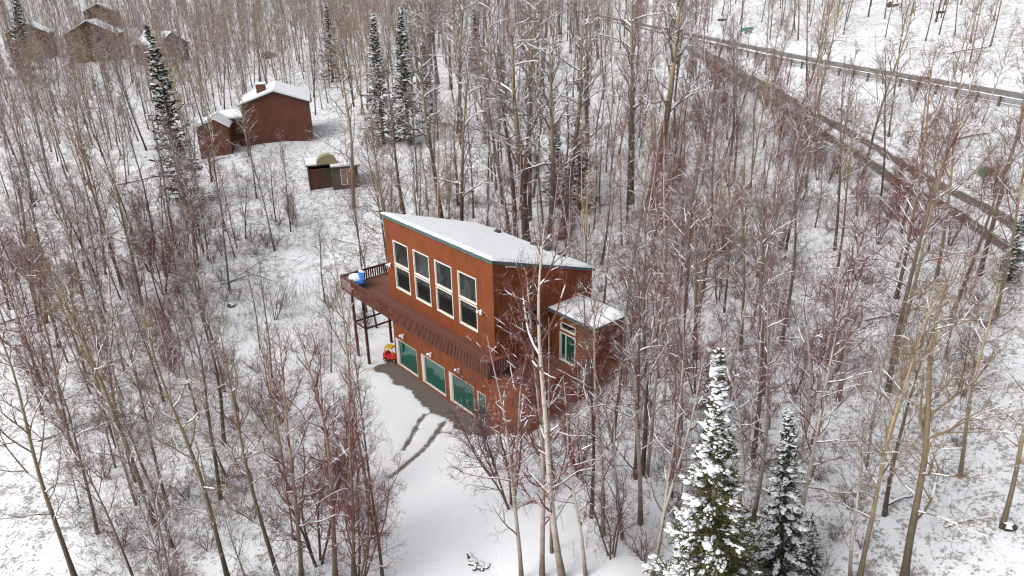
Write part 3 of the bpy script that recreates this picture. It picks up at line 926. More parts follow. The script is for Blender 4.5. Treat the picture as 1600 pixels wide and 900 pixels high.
# ------------------------------------------------------------------ buildings behind
def gable_house(loc, rz, L, D, H, rise, mat, label, extra=None, chimney=True, name='house', windows=()):
    """gable end faces local -y; ridge runs along y"""
    o = empty(name, loc, rz)
    tag(o, label, 'house', None)
    MB().prism([(-L / 2, -1.5), (L / 2, -1.5), (L / 2, H), (0, H + rise), (-L / 2, H)], 'y', 0, D).build('wall', mat, o)
    ov = 0.35
    sl = math.atan2(rise, L / 2)
    r = MB()
    k = rise / (L / 2)
    for s in (-1, 1):
        poly = [(0, H + rise + 0.01), (s * (L / 2 + ov), H - k * ov + 0.01), (s * (L / 2 + ov), H - k * ov + 0.16), (0, H + rise + 0.16)]
        r.prism(poly if s < 0 else poly[::-1], 'y', -ov, D + ov)
    rf = r.build('roof', plain(name + '_shingle', (0.05, 0.045, 0.04)), o)
    r = MB()
    for s in (-1, 1):
        poly = [(0, H + rise + 0.165), (s * (L / 2 + ov - 0.03), H - k * ov + 0.165), (s * (L / 2 + ov - 0.08), H - k * ov + 0.34), (0, H + rise + 0.40)]
        r.prism(poly if s < 0 else poly[::-1], 'y', -ov + 0.04, D + ov - 0.04)
    r.build('snow_blanket', M_SNOW, rf)
    if chimney:
        x, y = -L * 0.2, D * 0.35
        zc = H + rise - abs(x) * k
        MB().box(x - 0.6, x + 0.6, y - 0.55, y + 0.55, zc - 0.5, zc + 1.35).build('chimney', mat, rf)
        MB().box(x - 0.68, x + 0.68, y - 0.63, y + 0.63, zc + 1.353, zc + 1.5).build('chimney_cap', M_SNOW, rf)
    for (x, z, w, h) in windows:
        f = MB()
        f.box(x - w / 2 - 0.08, x + w / 2 + 0.08, -0.05, -0.002, z + h / 2, z + h / 2 + 0.08).box(x - w / 2 - 0.08, x + w / 2 + 0.08, -0.05, -0.002, z - h / 2 - 0.08, z - h / 2)
        f.box(x - w / 2 - 0.08, x - w / 2, -0.05, -0.002, z - h / 2, z + h / 2).box(x + w / 2, x + w / 2 + 0.08, -0.05, -0.002, z - h / 2, z + h / 2)
        wi = f.build('window', M_TRIM, o)
        MB().box(x - w / 2, x + w / 2, -0.02, -0.003, z - h / 2, z + h / 2).build('pane', M_GLASS, wi)
    return o
# the red-brown house with the small dormer wing
g = G(438, 221)
s_ = np.linalg.norm(g - CAM) / FPX                     # metres per photo pixel there
mh = gable_house(tuple(g), math.radians(14), 92 * s_, 9.0, 54 * s_, 16 * s_, M_SIDING_FAR, 'red brown gabled house with chimney among trees behind the snowy clearing')
w = 92 * s_
MB().box(-w / 2 - 3.2, -w / 2 - 0.003, 1.0, 6.5, -1.5, 34 * s_).build('side_wing', M_SIDING_FAR, mh)
a = MB().box(-w / 2 - 3.6, -w / 2 - 0.003, 0.6, 7.0, 34 * s_ + 0.003, 34 * s_ + 0.15).build('wing_roof', plain('wing_shingle', (0.05, 0.045, 0.04)), mh)
MB().box(-w / 2 - 3.55, -w / 2 - 0.005, 0.65, 6.95, 34 * s_ + 0.153, 34 * s_ + 0.4).build('snow_blanket', M_SNOW, a)
# porch bay with its own small gable
g2 = G(368, 213)
bay = empty('porch_bay', (0, 0, 0)); bay.parent = mh
bay.location = (-w / 2 - 3.6, -2.8, 0)
MB().prism([(-1.9, -1.5), (1.9, -1.5), (1.9, 2.7), (0.4, 3.7), (-1.9, 2.9)], 'y', 0, 3.6).build('bay_wall', M_SIDING_FAR, bay)
MB().prism([(-2.15, 2.85), (0.4, 3.85), (2.1, 2.75), (2.1, 2.95), (0.4, 4.2), (-2.15, 3.2)], 'y', -0.3, 4.2).build('snow_blanket', M_SNOW, bay)

# open-fronted shed
g = G(524, 297)
s_ = np.linalg.norm(g - CAM) / FPX
sh = empty('shed', (g[0], g[1], g[2] + 0.25), math.radians(17))
tag(sh, 'small weathered shed with snowy flat roof and glazed front doors', 'shed')
w, h, dp = 72 * s_, 31 * s_, 4.2
fw_ = w * 0.50
wall_cells(MB(), -w * 0.02, fw_, -0.6, h, 0, 0.1, [(w * 0.14, w * 0.40, 0.25, h - 0.25)]).build('front_wall', M_SIDING_GREY, sh)
MB().box(fw_ - 0.1, fw_, 0.103, dp, -0.6, h).build('side_wall', M_SIDING_GREY, sh)
MB().box(-w / 2, fw_ - 0.103, dp - 0.1, dp, -0.6, h + 0.1).build('back_wall', M_SIDING_GREY, sh)
MB().box(-w / 2, -w / 2 + 0.1, 0.8, dp - 0.103, -0.6, h + 0.1).build('side_wall', M_SIDING_FAR, sh)
MB().box(-w / 2 + 0.103, -w * 0.02 - 0.103, 0.9, 1.0, -0.6, h - 0.2).build('recessed_wall', M_SIDING_DARK, sh)
MB().box(-w * 0.02 - 0.1, -w * 0.02 - 0.003, 0.0, dp - 0.103, -0.6, h - 0.05).build('partition', M_SIDING_GREY, sh)
dr = MB()
a, b, z0, z1 = w * 0.14, w * 0.40, 0.25, h - 0.25
m = (a + b) / 2
dr.box(a, b, 0.0, 0.08, z0, z0 + 0.08).box(a, b, 0.0, 0.08, z1 - 0.08, z1).box(a, a + 0.08, 0.0, 0.08, z0 + 0.08, z1 - 0.08).box(b - 0.08, b, 0.0, 0.08, z0 + 0.08, z1 - 0.08).box(m - 0.05, m + 0.05, 0.0, 0.08, z0 + 0.08, z1 - 0.08)
d_ = dr.build('door_frame', M_TRIM, sh)
MB().box(a + 0.08, m - 0.05, 0.03, 0.05, z0 + 0.08, z1 - 0.08).build('pane', M_TAN, d_)
MB().box(m + 0.05, b - 0.08, 0.03, 0.05, z0 + 0.08, z1 - 0.08).build('pane', M_TAN, d_)
rf = MB().box(-w * 0.05, fw_ + 0.35, -0.4, dp + 0.2, h + 0.003, h + 0.12).build('roof', plain('shed_roof', (0.06, 0.05, 0.045)), sh)
MB().box(-w * 0.05 + 0.03, fw_ + 0.32, -0.36, dp + 0.16, h + 0.123, h + 0.30).build('snow_blanket', M_SNOW, rf)
rb = MB().box(-w / 2 - 0.2, -w * 0.055, 0.85, dp + 0.2, h + 0.105, h + 0.2).build('roof', M_SIDING_DARK, sh)
MB().box(-w / 2 - 0.15, -w * 0.06, 0.95, dp + 0.15, h + 0.203, h + 0.36).build('snow_blanket', M_SNOW, rb)
ap = 0.5 * w * 0.42
arch = [(-ap, 0), (ap, 0)] + [(ap * math.cos(t), 0.95 * math.sin(t)) for t in np.linspace(0.15, math.pi - 0.15, 9)]
MB().prism(arch, 'y', 0, 1.3).build('tarp_cover', M_TAN, sh, loc=(-w * 0.1, 0.6, h + 0.35))

# houses far off in the woods
far = [((150, 97), 60, 34, 16, 10, 'brown far house with snowy gable roof, nearer of the two in line', M_SIDING_DARK, 14),
       ((160, 44), 36, 20, 9, 10, 'small brown far house with snowy roof behind the larger brown one', M_SIDING_DARK, 16),
       ((276, 100), 46, 26, 14, 10, 'dark grey far house with steep snowy roof beside the tall lone spruce', M_SIDING_GREY, 60),
       ((52, 92), 46, 30, 12, 10, 'reddish far house almost hidden by thin tan trees', M_SIDING_FAR, 20),
       ((418, 92), 16, 7, 3, 4, 'tiny far shed with a snowy roof deep in the woods', M_SIDING_DARK, 8)]
for (x, y), wpx, hpx, rpx, dep, lab, mt, rot in far:
    g = G(x, y); s_ = np.linalg.norm(g - CAM) / FPX
    big = wpx > 20
    hh = gable_house(tuple(g), math.radians(rot), wpx * s_, dep, hpx * s_, rpx * s_, mt, lab, chimney=False, name='far_house' if big else 'far_shed',
                     windows=((-wpx * s_ * .2, hpx * s_ * .5, 1.2, 1.3), (wpx * s_ * .2, hpx * s_ * .5, 1.2, 1.3)) if big else ())
    if not big: hh['category'] = 'shed'

# ------------------------------------------------------------------ street sign and utility box
g = at(1168, 78, ROAD_Z - 0.3)
gz_ = hz(g[0], g[1])
sg = empty('street_sign', (g[0], g[1], gz_), math.radians(8))
tag(sg, 'green street name sign on a thin post by the road', 'street sign')
top = None
for zz in np.arange(1.0, 6.0, 0.05):
    if project((g[0], g[1], gz_ + zz))[1] < 48: top = zz; break
top = top or 3.2
s_ = np.linalg.norm(np.array([g[0], g[1], gz_]) - CAM) / FPX
MB().tube([(0, 0, -0.3), (0, 0, top + 0.1)], 0.035, 6).build('post', M_STEEL, sg)
bw = 17.5 * s_ / 2
bl = MB().box(-bw, bw, -0.055, -0.037, top, top + 4.6 * s_).build('name_blade', M_SIGN, sg, rot=(0, -0.12, 0))
rr = random.Random(3)
x = -bw * 0.85
mb = MB()
while x < bw * 0.85:
    wd = rr.uniform(0.05, 0.09)
    if rr.random() < 0.8:
        h_ = rr.choice((0.16, 0.2, 0.24))
        mb.box(x, x + 0.03, -0.0585, -0.0556, top + 0.1, top + 0.1 + h_)
        mb.box(x + 0.03, x + wd, -0.0585, -0.0556, top + 0.1 + h_ - 0.04, top + 0.1 + h_)
    x += wd + 0.05
mb.build('lettering', M_WHITE, bl)
b2 = MB().box(-bw * 0.62, bw * 0.62, -0.055, -0.037, top - 3.6 * s_, top - 0.5 * s_).build('second_blade', M_SIGNBLUE, sg, rot=(0, -0.08, 0))
MB().box(-bw * 0.3, bw * 0.5, -0.0585, -0.0556, top - 2.6 * s_, top - 1.6 * s_).build('lettering', M_WHITE, b2)
g = G(1539, 272); s_ = np.linalg.norm(g - CAM) / FPX
ub = empty('utility_box', tuple(g), 0.5)
tag(ub, 'small green utility box on the snow between driveway and road', 'utility box')
wb = 7.5 * s_
MB().prism([(-wb, -0.3), (wb, -0.3), (wb, 0.30), (wb * 0.7, 0.42), (-wb, 0.42)], 'y', -0.3, 0.3).build('cabinet', M_GREENBOX, ub)
MB().box(-wb - 0.03, wb * 0.7, -0.33, 0.33, 0.422, 0.46).build('lid', M_GREENBOX, ub)
# ------------------------------------------------------------------ trees
def unit(a): return a / (np.linalg.norm(a, axis=-1, keepdims=True) + 1e-9)
def kids(P, R, nper, t0, t1, ang, ang_sd, length, segs, r0, r1, up, wig, rng, even=True, flat=False):
    """child branches on branches P (N,S,3); ang(t) degrees from the parent's direction, length (N,)->(M,) via callable(t, parent index)"""
    N, S, _ = P.shape
    idx = np.repeat(np.arange(N), nper); k = np.tile(np.arange(nper), N)
    M = len(idx)
    t = t0 + (t1 - t0) * ((k + rng.uniform(0, 1, M)) / nper if even else rng.uniform(0, 1, M))
    s = t * (S - 1); i = np.minimum(s.astype(int), S - 2); f = (s - i)[:, None]
    pos = P[idx, i] * (1 - f) + P[idx, i + 1] * f
    tan = unit(P[idx, i + 1] - P[idx, i])
    pr = R[idx, i] * (1 - f[:, 0]) + R[idx, i + 1] * f[:, 0]
    ref = np.where(np.abs(tan[:, 2:3]) > 0.9, np.array([[1.0, 0, 0]]), np.array([[0, 0, 1.0]]))
    e1 = unit(np.cross(tan, ref)); e2 = np.cross(e1, tan)
    if flat:
        az = np.where(k % 2 == 0, 0.0, math.pi) + rng.normal(0, 0.45, M)
    else:
        az = k * 2.399963 + rng.uniform(0, 6.28, N)[idx] + rng.normal(0, 0.5, M)
    a = np.radians(ang(t) + rng.normal(0, ang_sd, M))
    d = tan * np.cos(a)[:, None] + (e1 * np.cos(az)[:, None] + e2 * np.sin(az)[:, None]) * np.sin(a)[:, None]
    L = length(t, idx) * rng.uniform(0.65, 1.25, M)
    pts = np.zeros((M, segs + 1, 3)); pts[:, 0] = pos
    for j in range(segs):
        d = unit(d + np.array([0, 0, 1.0]) * up + rng.normal(0, wig, (M, 3)))
        pts[:, j + 1] = pts[:, j] + d * (L / segs)[:, None]
    rb = np.minimum(r0 * (0.6 + 0.6 * L / max(L.mean(), 1e-6)), pr * 0.75)
    rb = np.maximum(rb, r1)
    rad = rb[:, None] * (1 - np.linspace(0, 1, segs + 1)[None] ** 1.2) + r1 * np.linspace(0, 1, segs + 1)[None] ** 1.2
    return pts, rad, L
def trunk_line(H, r, rng, segs=14, bend=0.35, top_r=0.012, base=(0, 0, 0), lean=(0, 0), flare=1.35):
    z = np.linspace(-0.35, H, segs + 1)
    ph = rng.uniform(0, 6.28, 4)
    u = np.clip(z / H, 0, 1)
    x = base[0] + lean[0] * z + bend * (np.sin(u * 3.3 + ph[0]) - math.sin(ph[0])) * 0.5 + 0.10 * np.sin(u * 9 + ph[2]) * u
    y = base[1] + lean[1] * z + bend * (np.sin(u * 2.9 + ph[1]) - math.sin(ph[1])) * 0.5 + 0.10 * np.sin(u * 8 + ph[3]) * u
    R = r * (1 - u) ** 0.85 + top_r
    R[0] *= flare; R[1] *= (flare + 1) / 2
    return np.stack([x, y, z], 1)[None], R[None]
def snow_strips(P, R, k=4, extra=0.012, max_slope=0.75, rng=None, keep=0.8):
    """snow lying along the top of the flatter branch pieces"""
    N, S, _ = P.shape
    d = unit(P[:, 1:] - P[:, :-1])
    m = (np.abs(d[:, :, 2]) < max_slope) & (rng.uniform(0, 1, d.shape[:2]) < keep)
    a = P[:, :-1][m]; b = P[:, 1:][m]
    if len(a) == 0: return np.zeros((0, 3)), np.zeros((0, 4), int)
    ra = R[:, :-1][m]; rb = R[:, 1:][m]
    Q = np.stack([a, a * 0.5 + b * 0.5, b], 1)
    rr = np.stack([ra * 0.75 + extra * 0.4, (ra + rb) / 2 * 0.85 + extra, rb * 0.75 + extra * 0.4], 1)
    Q[:, :, 2] += rr * 0.75 + extra * 0.4
    return tube_arrays(Q, rr, k)

def make_tree_meshes(name, seed, kind):
    rng = np.random.default_rng(seed)
    tr, cr = [], []
    def addc(P, R, k, mi=0): cr.append((*tube_arrays(P, R, k), mi))
    sparse = kind == 'birch_s'
    if kind in ('birch', 'aspen', 'dark', 'birch_s'):
        kind = 'birch' if sparse else kind
        H = {'birch': 12.0, 'aspen': 13.0, 'dark': 12.5}[kind]
        r = {'birch': 0.088, 'aspen': 0.088, 'dark': 0.105}[kind]
        P0, R0 = trunk_line(H, r, rng, 18, {'birch': 0.5, 'aspen': 0.4, 'dark': 0.6}[kind])
        if rng.random() < 0.4:                       # a second leader from low down
            f = rng.uniform(0.25, 0.5); i = int(f * 18)
            b = P0[0, i]; ph = rng.uniform(0, 6.28)
            Pf, Rf = trunk_line(H * (1 - f) * 0.9, R0[0, i] * 0.75, rng, 18, 0.3, base=(0, 0), lean=(0.16 * math.cos(ph), 0.16 * math.sin(ph)), flare=1.0)
            Pf = Pf - Pf[:, :1] + b
            P0 = np.concatenate([P0, Pf]); R0 = np.concatenate([R0, Rf])
        tr.append((*tube_arrays(P0, R0, 8), 0))
        n1 = {'birch': 20, 'aspen': 18, 'dark': 19}[kind]
        lo = {'birch': 0.20, 'aspen': 0.24, 'dark': 0.20}[kind]
        if len(P0) > 1: n1 = int(n1 * 0.62)
        if sparse: n1 = int(n1 * 0.85)
        P1, R1, L1 = kids(P0, R0, n1, lo, 0.98, lambda t: 62 - 34 * t, 10, lambda t, i: H * (0.05 + 0.19 * np.clip((1 - t) / 0.62, 0, 1) ** 0.75 * np.where(t < 0.4, 0.75, 1.0)), 6, 0.024, 0.006, 0.10, 0.16, rng)
        P2, R2, L2 = kids(P1, R1, 4 if sparse else 5, 0.18, 0.97, lambda t: 50 - 12 * t, 12, lambda t, i: L1[i] * (0.58 - 0.34 * t), 4, 0.012, 0.0045, 0.06, 0.20, rng)
        P3, R3, L3 = kids(P2, R2, 4, 0.15, 0.98, lambda t: 46 + 0 * t, 14, lambda t, i: 0.10 + L2[i] * (0.55 - 0.28 * t), 3, 0.0072, 0.0038, 0.02, 0.22, rng)
        P4, R4, L4 = kids(P3, R3, 3, 0.2, 1.0, lambda t: 42 + 0 * t, 16, lambda t, i: 0.08 + L3[i] * 0.45, 2, 0.0050, 0.0034, 0.0, 0.22, rng)
        addc(P1, R1, 5); addc(P2, R2, 4); addc(P3, R3, 3); addc(P4, R4, 3)
        V, Q = snow_strips(P1, R1, 4, 0.011, 0.80, rng, 0.75); cr.append((V, Q, 1))
        V, Q = snow_strips(P2, R2, 3, 0.008, 0.62, rng, 0.5); cr.append((V, Q, 1))
    elif kind == 'cotton':
        H, r = 17.0, 0.24
        P0, R0 = trunk_line(H, r, rng, 18, 0.6, 0.03)
        tr.append((*tube_arrays(P0, R0, 10), 0))
        P1, R1, L1 = kids(P0, R0, 22, 0.38, 0.98, lambda t: 66 - 30 * t, 12, lambda t, i: H * (0.07 + 0.17 * np.clip((1 - t) / 0.6, 0, 1) ** 0.6), 7, 0.055, 0.012, 0.10, 0.22, rng)
        P2, R2, L2 = kids(P1, R1, 5, 0.25, 0.97, lambda t: 52 + 0 * t, 14, lambda t, i: L1[i] * (0.5 - 0.26 * t), 5, 0.022, 0.008, 0.10, 0.24, rng)
        P3, R3, L3 = kids(P2, R2, 4, 0.2, 0.98, lambda t: 50 + 0 * t, 14, lambda t, i: 0.12 + L2[i] * (0.45 - 0.2 * t), 3, 0.010, 0.0055, 0.08, 0.22, rng)
        P4, R4, L4 = kids(P3, R3, 2, 0.2, 1.0, lambda t: 45 + 0 * t, 16, lambda t, i: 0.08 + L3[i] * 0.4, 2, 0.006, 0.0045, 0.05, 0.2, rng)
        addc(P1, R1, 6); addc(P2, R2, 5); addc(P3, R3, 3); addc(P4, R4, 3)
        V, Q = snow_strips(P1, R1, 5, 0.018, 0.75, rng, 0.9); cr.append((V, Q, 1))
        V, Q = snow_strips(P2, R2, 4, 0.011, 0.7, rng, 0.8); cr.append((V, Q, 1))
    elif kind in ('clump', 'shrub'):
        H = 5.5 if kind == 'clump' else 2.2
        n = int(rng.integers(4, 7)) if kind == 'clump' else int(rng.integers(5, 9))
        Ps, Rs = [], []
        for j in range(n):
            ph = j * 6.283 / n + rng.uniform(-0.4, 0.4); tl = rng.uniform(0.10, 0.34) if kind == 'clump' else rng.uniform(0.2, 0.55)
            a, b = trunk_line(H * rng.uniform(0.65, 1.0), 0.036 if kind == 'clump' else 0.016, rng, 10, 0.35 if kind == 'clump' else 0.2, 0.006, (0.12 * math.cos(ph), 0.12 * math.sin(ph)), (tl * math.cos(ph), tl * math.sin(ph)), 1.1)
            Ps.append(a); Rs.append(b)
        P0 = np.concatenate(Ps); R0 = np.concatenate(Rs)
        tr.append((*tube_arrays(P0, R0, 5), 0))
        nn = (11, 5, 4, 2) if kind == 'clump' else (6, 4, 3, 0)
        P1, R1, L1 = kids(P0, R0, nn[0], 0.22, 0.98, lambda t: 46 - 12 * t, 12, lambda t, i: H * (0.07 + 0.22 * (1 - t)), 5, 0.014, 0.0045, 0.08, 0.18, rng)
        P2, R2, L2 = kids(P1, R1, nn[1], 0.15, 0.98, lambda t: 44 + 0 * t, 12, lambda t, i: 0.08 + L1[i] * (0.5 - 0.26 * t), 3, 0.0075, 0.004, 0.05, 0.2, rng)
        P3, R3, L3 = kids(P2, R2, nn[2], 0.2, 1.0, lambda t: 42 + 0 * t, 14, lambda t, i: 0.06 + L2[i] * 0.45, 2, 0.0055, 0.0036, 0.02, 0.2, rng)
        addc(P1, R1, 4); addc(P2, R2, 3); addc(P3, R3, 3)
        if nn[3]:
            P4, R4, L4 = kids(P3, R3, nn[3], 0.2, 1.0, lambda t: 40 + 0 * t, 14, lambda t, i: 0.06 + L3[i] * 0.45, 2, 0.0045, 0.0034, 0.0, 0.2, rng)
            addc(P4, R4, 3)
        V, Q = snow_strips(P1, R1, 3, 0.009, 0.7, rng, 0.6); cr.append((V, Q, 1))
    elif kind in ('spruce', 'spruce_big', 'spruce_snowy'):
        snowy = kind == 'spruce_snowy'
        big = kind == 'spruce_big'
        H, r = (13.0, 0.17) if big else (10.0, 0.12)
        P0, R0 = trunk_line(H, r, rng, 14, 0.15, 0.012)
        tr.append((*tube_arrays(P0, R0, 8), 0))
        n1 = 190 if big else 120
        wd = 3.5 if big else 1.7
        P1, R1, L1 = kids(P0, R0, n1, 0.06, 0.995, lambda t: 104 - 40 * t, 7, lambda t, i: 0.06 + wd * (1 - t) ** (1.7 if big else 1.0), 6, 0.02, 0.008, 0.035, 0.07, rng)
        # drooping, upturned tips
        P2, R2, L2 = kids(P1, R1, 15 if big else 10, 0.10, 1.0, lambda t: 58 - 16 * t, 9, lambda t, i: 0.07 + L1[i] * (0.42 - 0.30 * t), 3, 0.034, 0.012, -0.06, 0.12, rng, flat=True)
        R2 = np.tile(np.array([0.026, 0.036, 0.030, 0.008]), (len(P2), 1)) * rng.uniform(0.7, 1.2, (len(P2), 1))
        P3, R3, L3 = kids(P2, R2, 4 if big else 2, 0.2, 1.0, lambda t: 50 + 0 * t, 14, lambda t, i: 0.05 + L2[i] * 0.40, 2, 0.02, 0.006, -0.05, 0.15, rng, flat=True)
        R3 = np.tile(np.array([0.018, 0.024, 0.006]), (len(P3), 1)) * rng.uniform(0.7, 1.2, (len(P3), 1))
        addc(P1, R1, 4); addc(P2, R2, 4); addc(P3, R3, 3)
        # snow lying along the boughs, then pillows on top
        if big or snowy:
            kp = (P1[:, 3, 0] * 0.75 - P1[:, 3, 1] * 0.35) < rng.normal(0.1, 0.5, len(P1))
            V, Q = snow_strips(P1[kp][:, 2:], R1[kp][:, 2:] + 0.012, 4, 0.035, 0.97, rng, 0.6); cr.append((V, Q, 1))
        nb = 5200 if big else (3600 if snowy else 1300)
        bi = rng.integers(0, len(P1), nb); tt = rng.uniform(0.35, 1.0, nb) ** 0.7
        s = tt * (P1.shape[1] - 1); i = np.minimum(s.astype(int), P1.shape[1] - 2); f = (s - i)[:, None]
        c = P1[bi, i] * (1 - f) + P1[bi, i + 1] * f
        dirs = unit(P1[bi, i + 1] - P1[bi, i])
        c = c + rng.normal(0, 0.11 if big else 0.07, (nb, 3)) * np.array([1, 1, 0.25])
        # the windward (left) side carries most of it
        lee = c[:, 0] * 0.75 + c[:, 1] * -0.35
        keep = rng.uniform(0, 1, nb) < np.clip(0.66 - lee * (0.45 if big else 0.5), 0.08, 0.97) * (1 - 0.75 * np.clip((c[:, 2] / H - 0.55) / 0.4, 0, 1))
        c = c[keep]; dirs = dirs[keep]; nb = len(c)
        cl = vnoise(c[:, 0] * 1.0 + c[:, 2], c[:, 1] * 1.0 + c[:, 2] * 0.7, 0.55, seed)
        sz = rng.uniform(0.032, 0.085, nb) * (1.15 if big else 0.9) * (0.55 + 1.1 * np.clip(cl + 0.35, 0, 1))
        ico_v, ico_f = [], []
        ph = (1 + 5 ** .5) / 2
        ico_v = unit(np.array([(-1, ph, 0), (1, ph, 0), (-1, -ph, 0), (1, -ph, 0), (0, -1, ph), (0, 1, ph), (0, -1, -ph), (0, 1, -ph), (ph, 0, -1), (ph, 0, 1), (-ph, 0, -1), (-ph, 0, 1)], float))
        ico_f = np.array([(0, 11, 5), (0, 5, 1), (0, 1, 7), (0, 7, 10), (0, 10, 11), (1, 5, 9), (5, 11, 4), (11, 10, 2), (10, 7, 6), (7, 1, 8), (3, 9, 4), (3, 4, 2), (3, 2, 6), (3, 6, 8), (3, 8, 9), (4, 9, 5), (2, 4, 11), (6, 2, 10), (8, 6, 7), (9, 8, 1)])
        e1 = unit(dirs * np.array([1, 1, 0.3])); e2 = unit(np.cross(np.array([0, 0, 1.0]), e1)); e3 = np.cross(e1, e2)
        w = ico_v[None] * rng.uniform(0.6, 1.3, (nb, 12, 1))
        V = c[:, None, :] + sz[:, None, None] * (w[:, :, 0:1] * e1[:, None] * 2.1 + w[:, :, 1:2] * e2[:, None] * 1.25 + w[:, :, 2:3] * e3[:, None] * 0.48)
        V[:, :, 2] += 0.035
        F = (ico_f[None] + (np.arange(nb) * 12)[:, None, None]).reshape(-1, 3)
        cr.append((V.reshape(-1, 3), F, 1))
    return tr, cr, H

BARK = {'birch': M_BIRCH, 'birch_s': M_BIRCH, 'aspen': M_ASPEN, 'dark': M_DARKB, 'cotton': M_COTTON, 'clump': M_DARKB, 'shrub': M_DARKB, 'spruce': M_DARKB, 'spruce_big': M_DARKB}
TWIG = {'birch': M_TW_PURPLE, 'birch_s': M_TW_RED, 'aspen': M_TW_TAN, 'dark': M_TW_GREY, 'cotton': M_TW_GREY, 'clump': M_TW_RED, 'shrub': M_TW_RED, 'spruce': M_NEEDLE_D, 'spruce_big': M_NEEDLE}
COUNT = {'birch': 5, 'birch_s': 3, 'aspen': 4, 'dark': 4, 'cotton': 2, 'clump': 3, 'shrub': 3, 'spruce': 2, 'spruce_big': 1}
PROTO = {}
sd_ = 11
for kd, n in COUNT.items():
    PROTO[kd] = []
    for j in range(n):
        sd_ += 7
        tr, cr, H = make_tree_meshes(kd, sd_, 'spruce_snowy' if kd == 'spruce' and j == 1 else kd)
        tm = fast_mesh('trunk', tr, [BARK[kd]]); cm = fast_mesh('crown', cr, [TWIG[kd], M_SNOW])
        PROTO[kd].append((tm, cm, H))
NAME = {'birch': 'birch_tree', 'birch_s': 'birch_tree', 'aspen': 'aspen_tree', 'dark': 'bare_tree', 'cotton': 'cottonwood_tree', 'clump': 'alder_clump', 'shrub': 'bare_shrub', 'spruce': 'spruce_tree', 'spruce_big': 'spruce_tree'}
CAT = {'birch': 'tree', 'birch_s': 'tree', 'aspen': 'tree', 'dark': 'tree', 'cotton': 'tree', 'clump': 'shrub', 'shrub': 'shrub', 'spruce': 'tree', 'spruce_big': 'tree'}
first_of = {}
def plant(kd, j, loc, rot, scale, thick=1.0, twigmat=None, barkmat=None):
    tm, cm, H = PROTO[kd][j % len(PROTO[kd])]
    e = empty(NAME[kd], loc)
    e.rotation_euler = rot
    e.scale = (scale * thick, scale * thick, scale)
    a = link('trunk' if kd not in ('clump', 'shrub') else 'stems', tm, None, e)
    b = link('crown', cm, None, e)
    if twigmat is not None:
        b.material_slots[0].link = 'OBJECT'; b.material_slots[0].material = twigmat
    if barkmat is not None:
        a.material_slots[0].link = 'OBJECT'; a.material_slots[0].material = barkmat
    first_of.setdefault((kd, j % len(PROTO[kd])), (a, b))
    return e
placed = []                      # (x, y) of everything planted
def lean_rot(base, top_off, rz):
    """rotation that turns +z towards top_off after a spin of rz"""
    v = Vector(top_off).normalized()
    q = Vector((0, 0, 1)).rotation_difference(v)
    return (q.to_matrix() @ Matrix.Rotation(rz, 3, 'Z')).to_euler()
def plant_px(kd, j, bx, by, tx, ty, rz=None, base=None, **kw):
    """a tree standing where its foot shows at (bx, by), with its top showing at (tx, ty)"""
    g = G(bx, by) if base is None else base
    rr_ = random.Random(int(bx * 31 + by * 17))
    # top = g + h*z + l*right, both found from the photo place of the top
    d = ray(tx, ty)
    A = np.array([[0, RI[0], -d[0]], [0, RI[1], -d[1]], [1, RI[2], -d[2]]])
    h, l, t = np.linalg.solve(A, CAM - g)
    off = np.array([0, 0, h]) + RI * l
    L = np.linalg.norm(off)
    H = PROTO[kd][j % len(PROTO[kd])][2]
    e = plant(kd, j, tuple(g), lean_rot(g, off, rz if rz is not None else rr_.uniform(0, 6.28)), L / H, **kw)
    placed.append((g[0], g[1], 1.0))
    return e
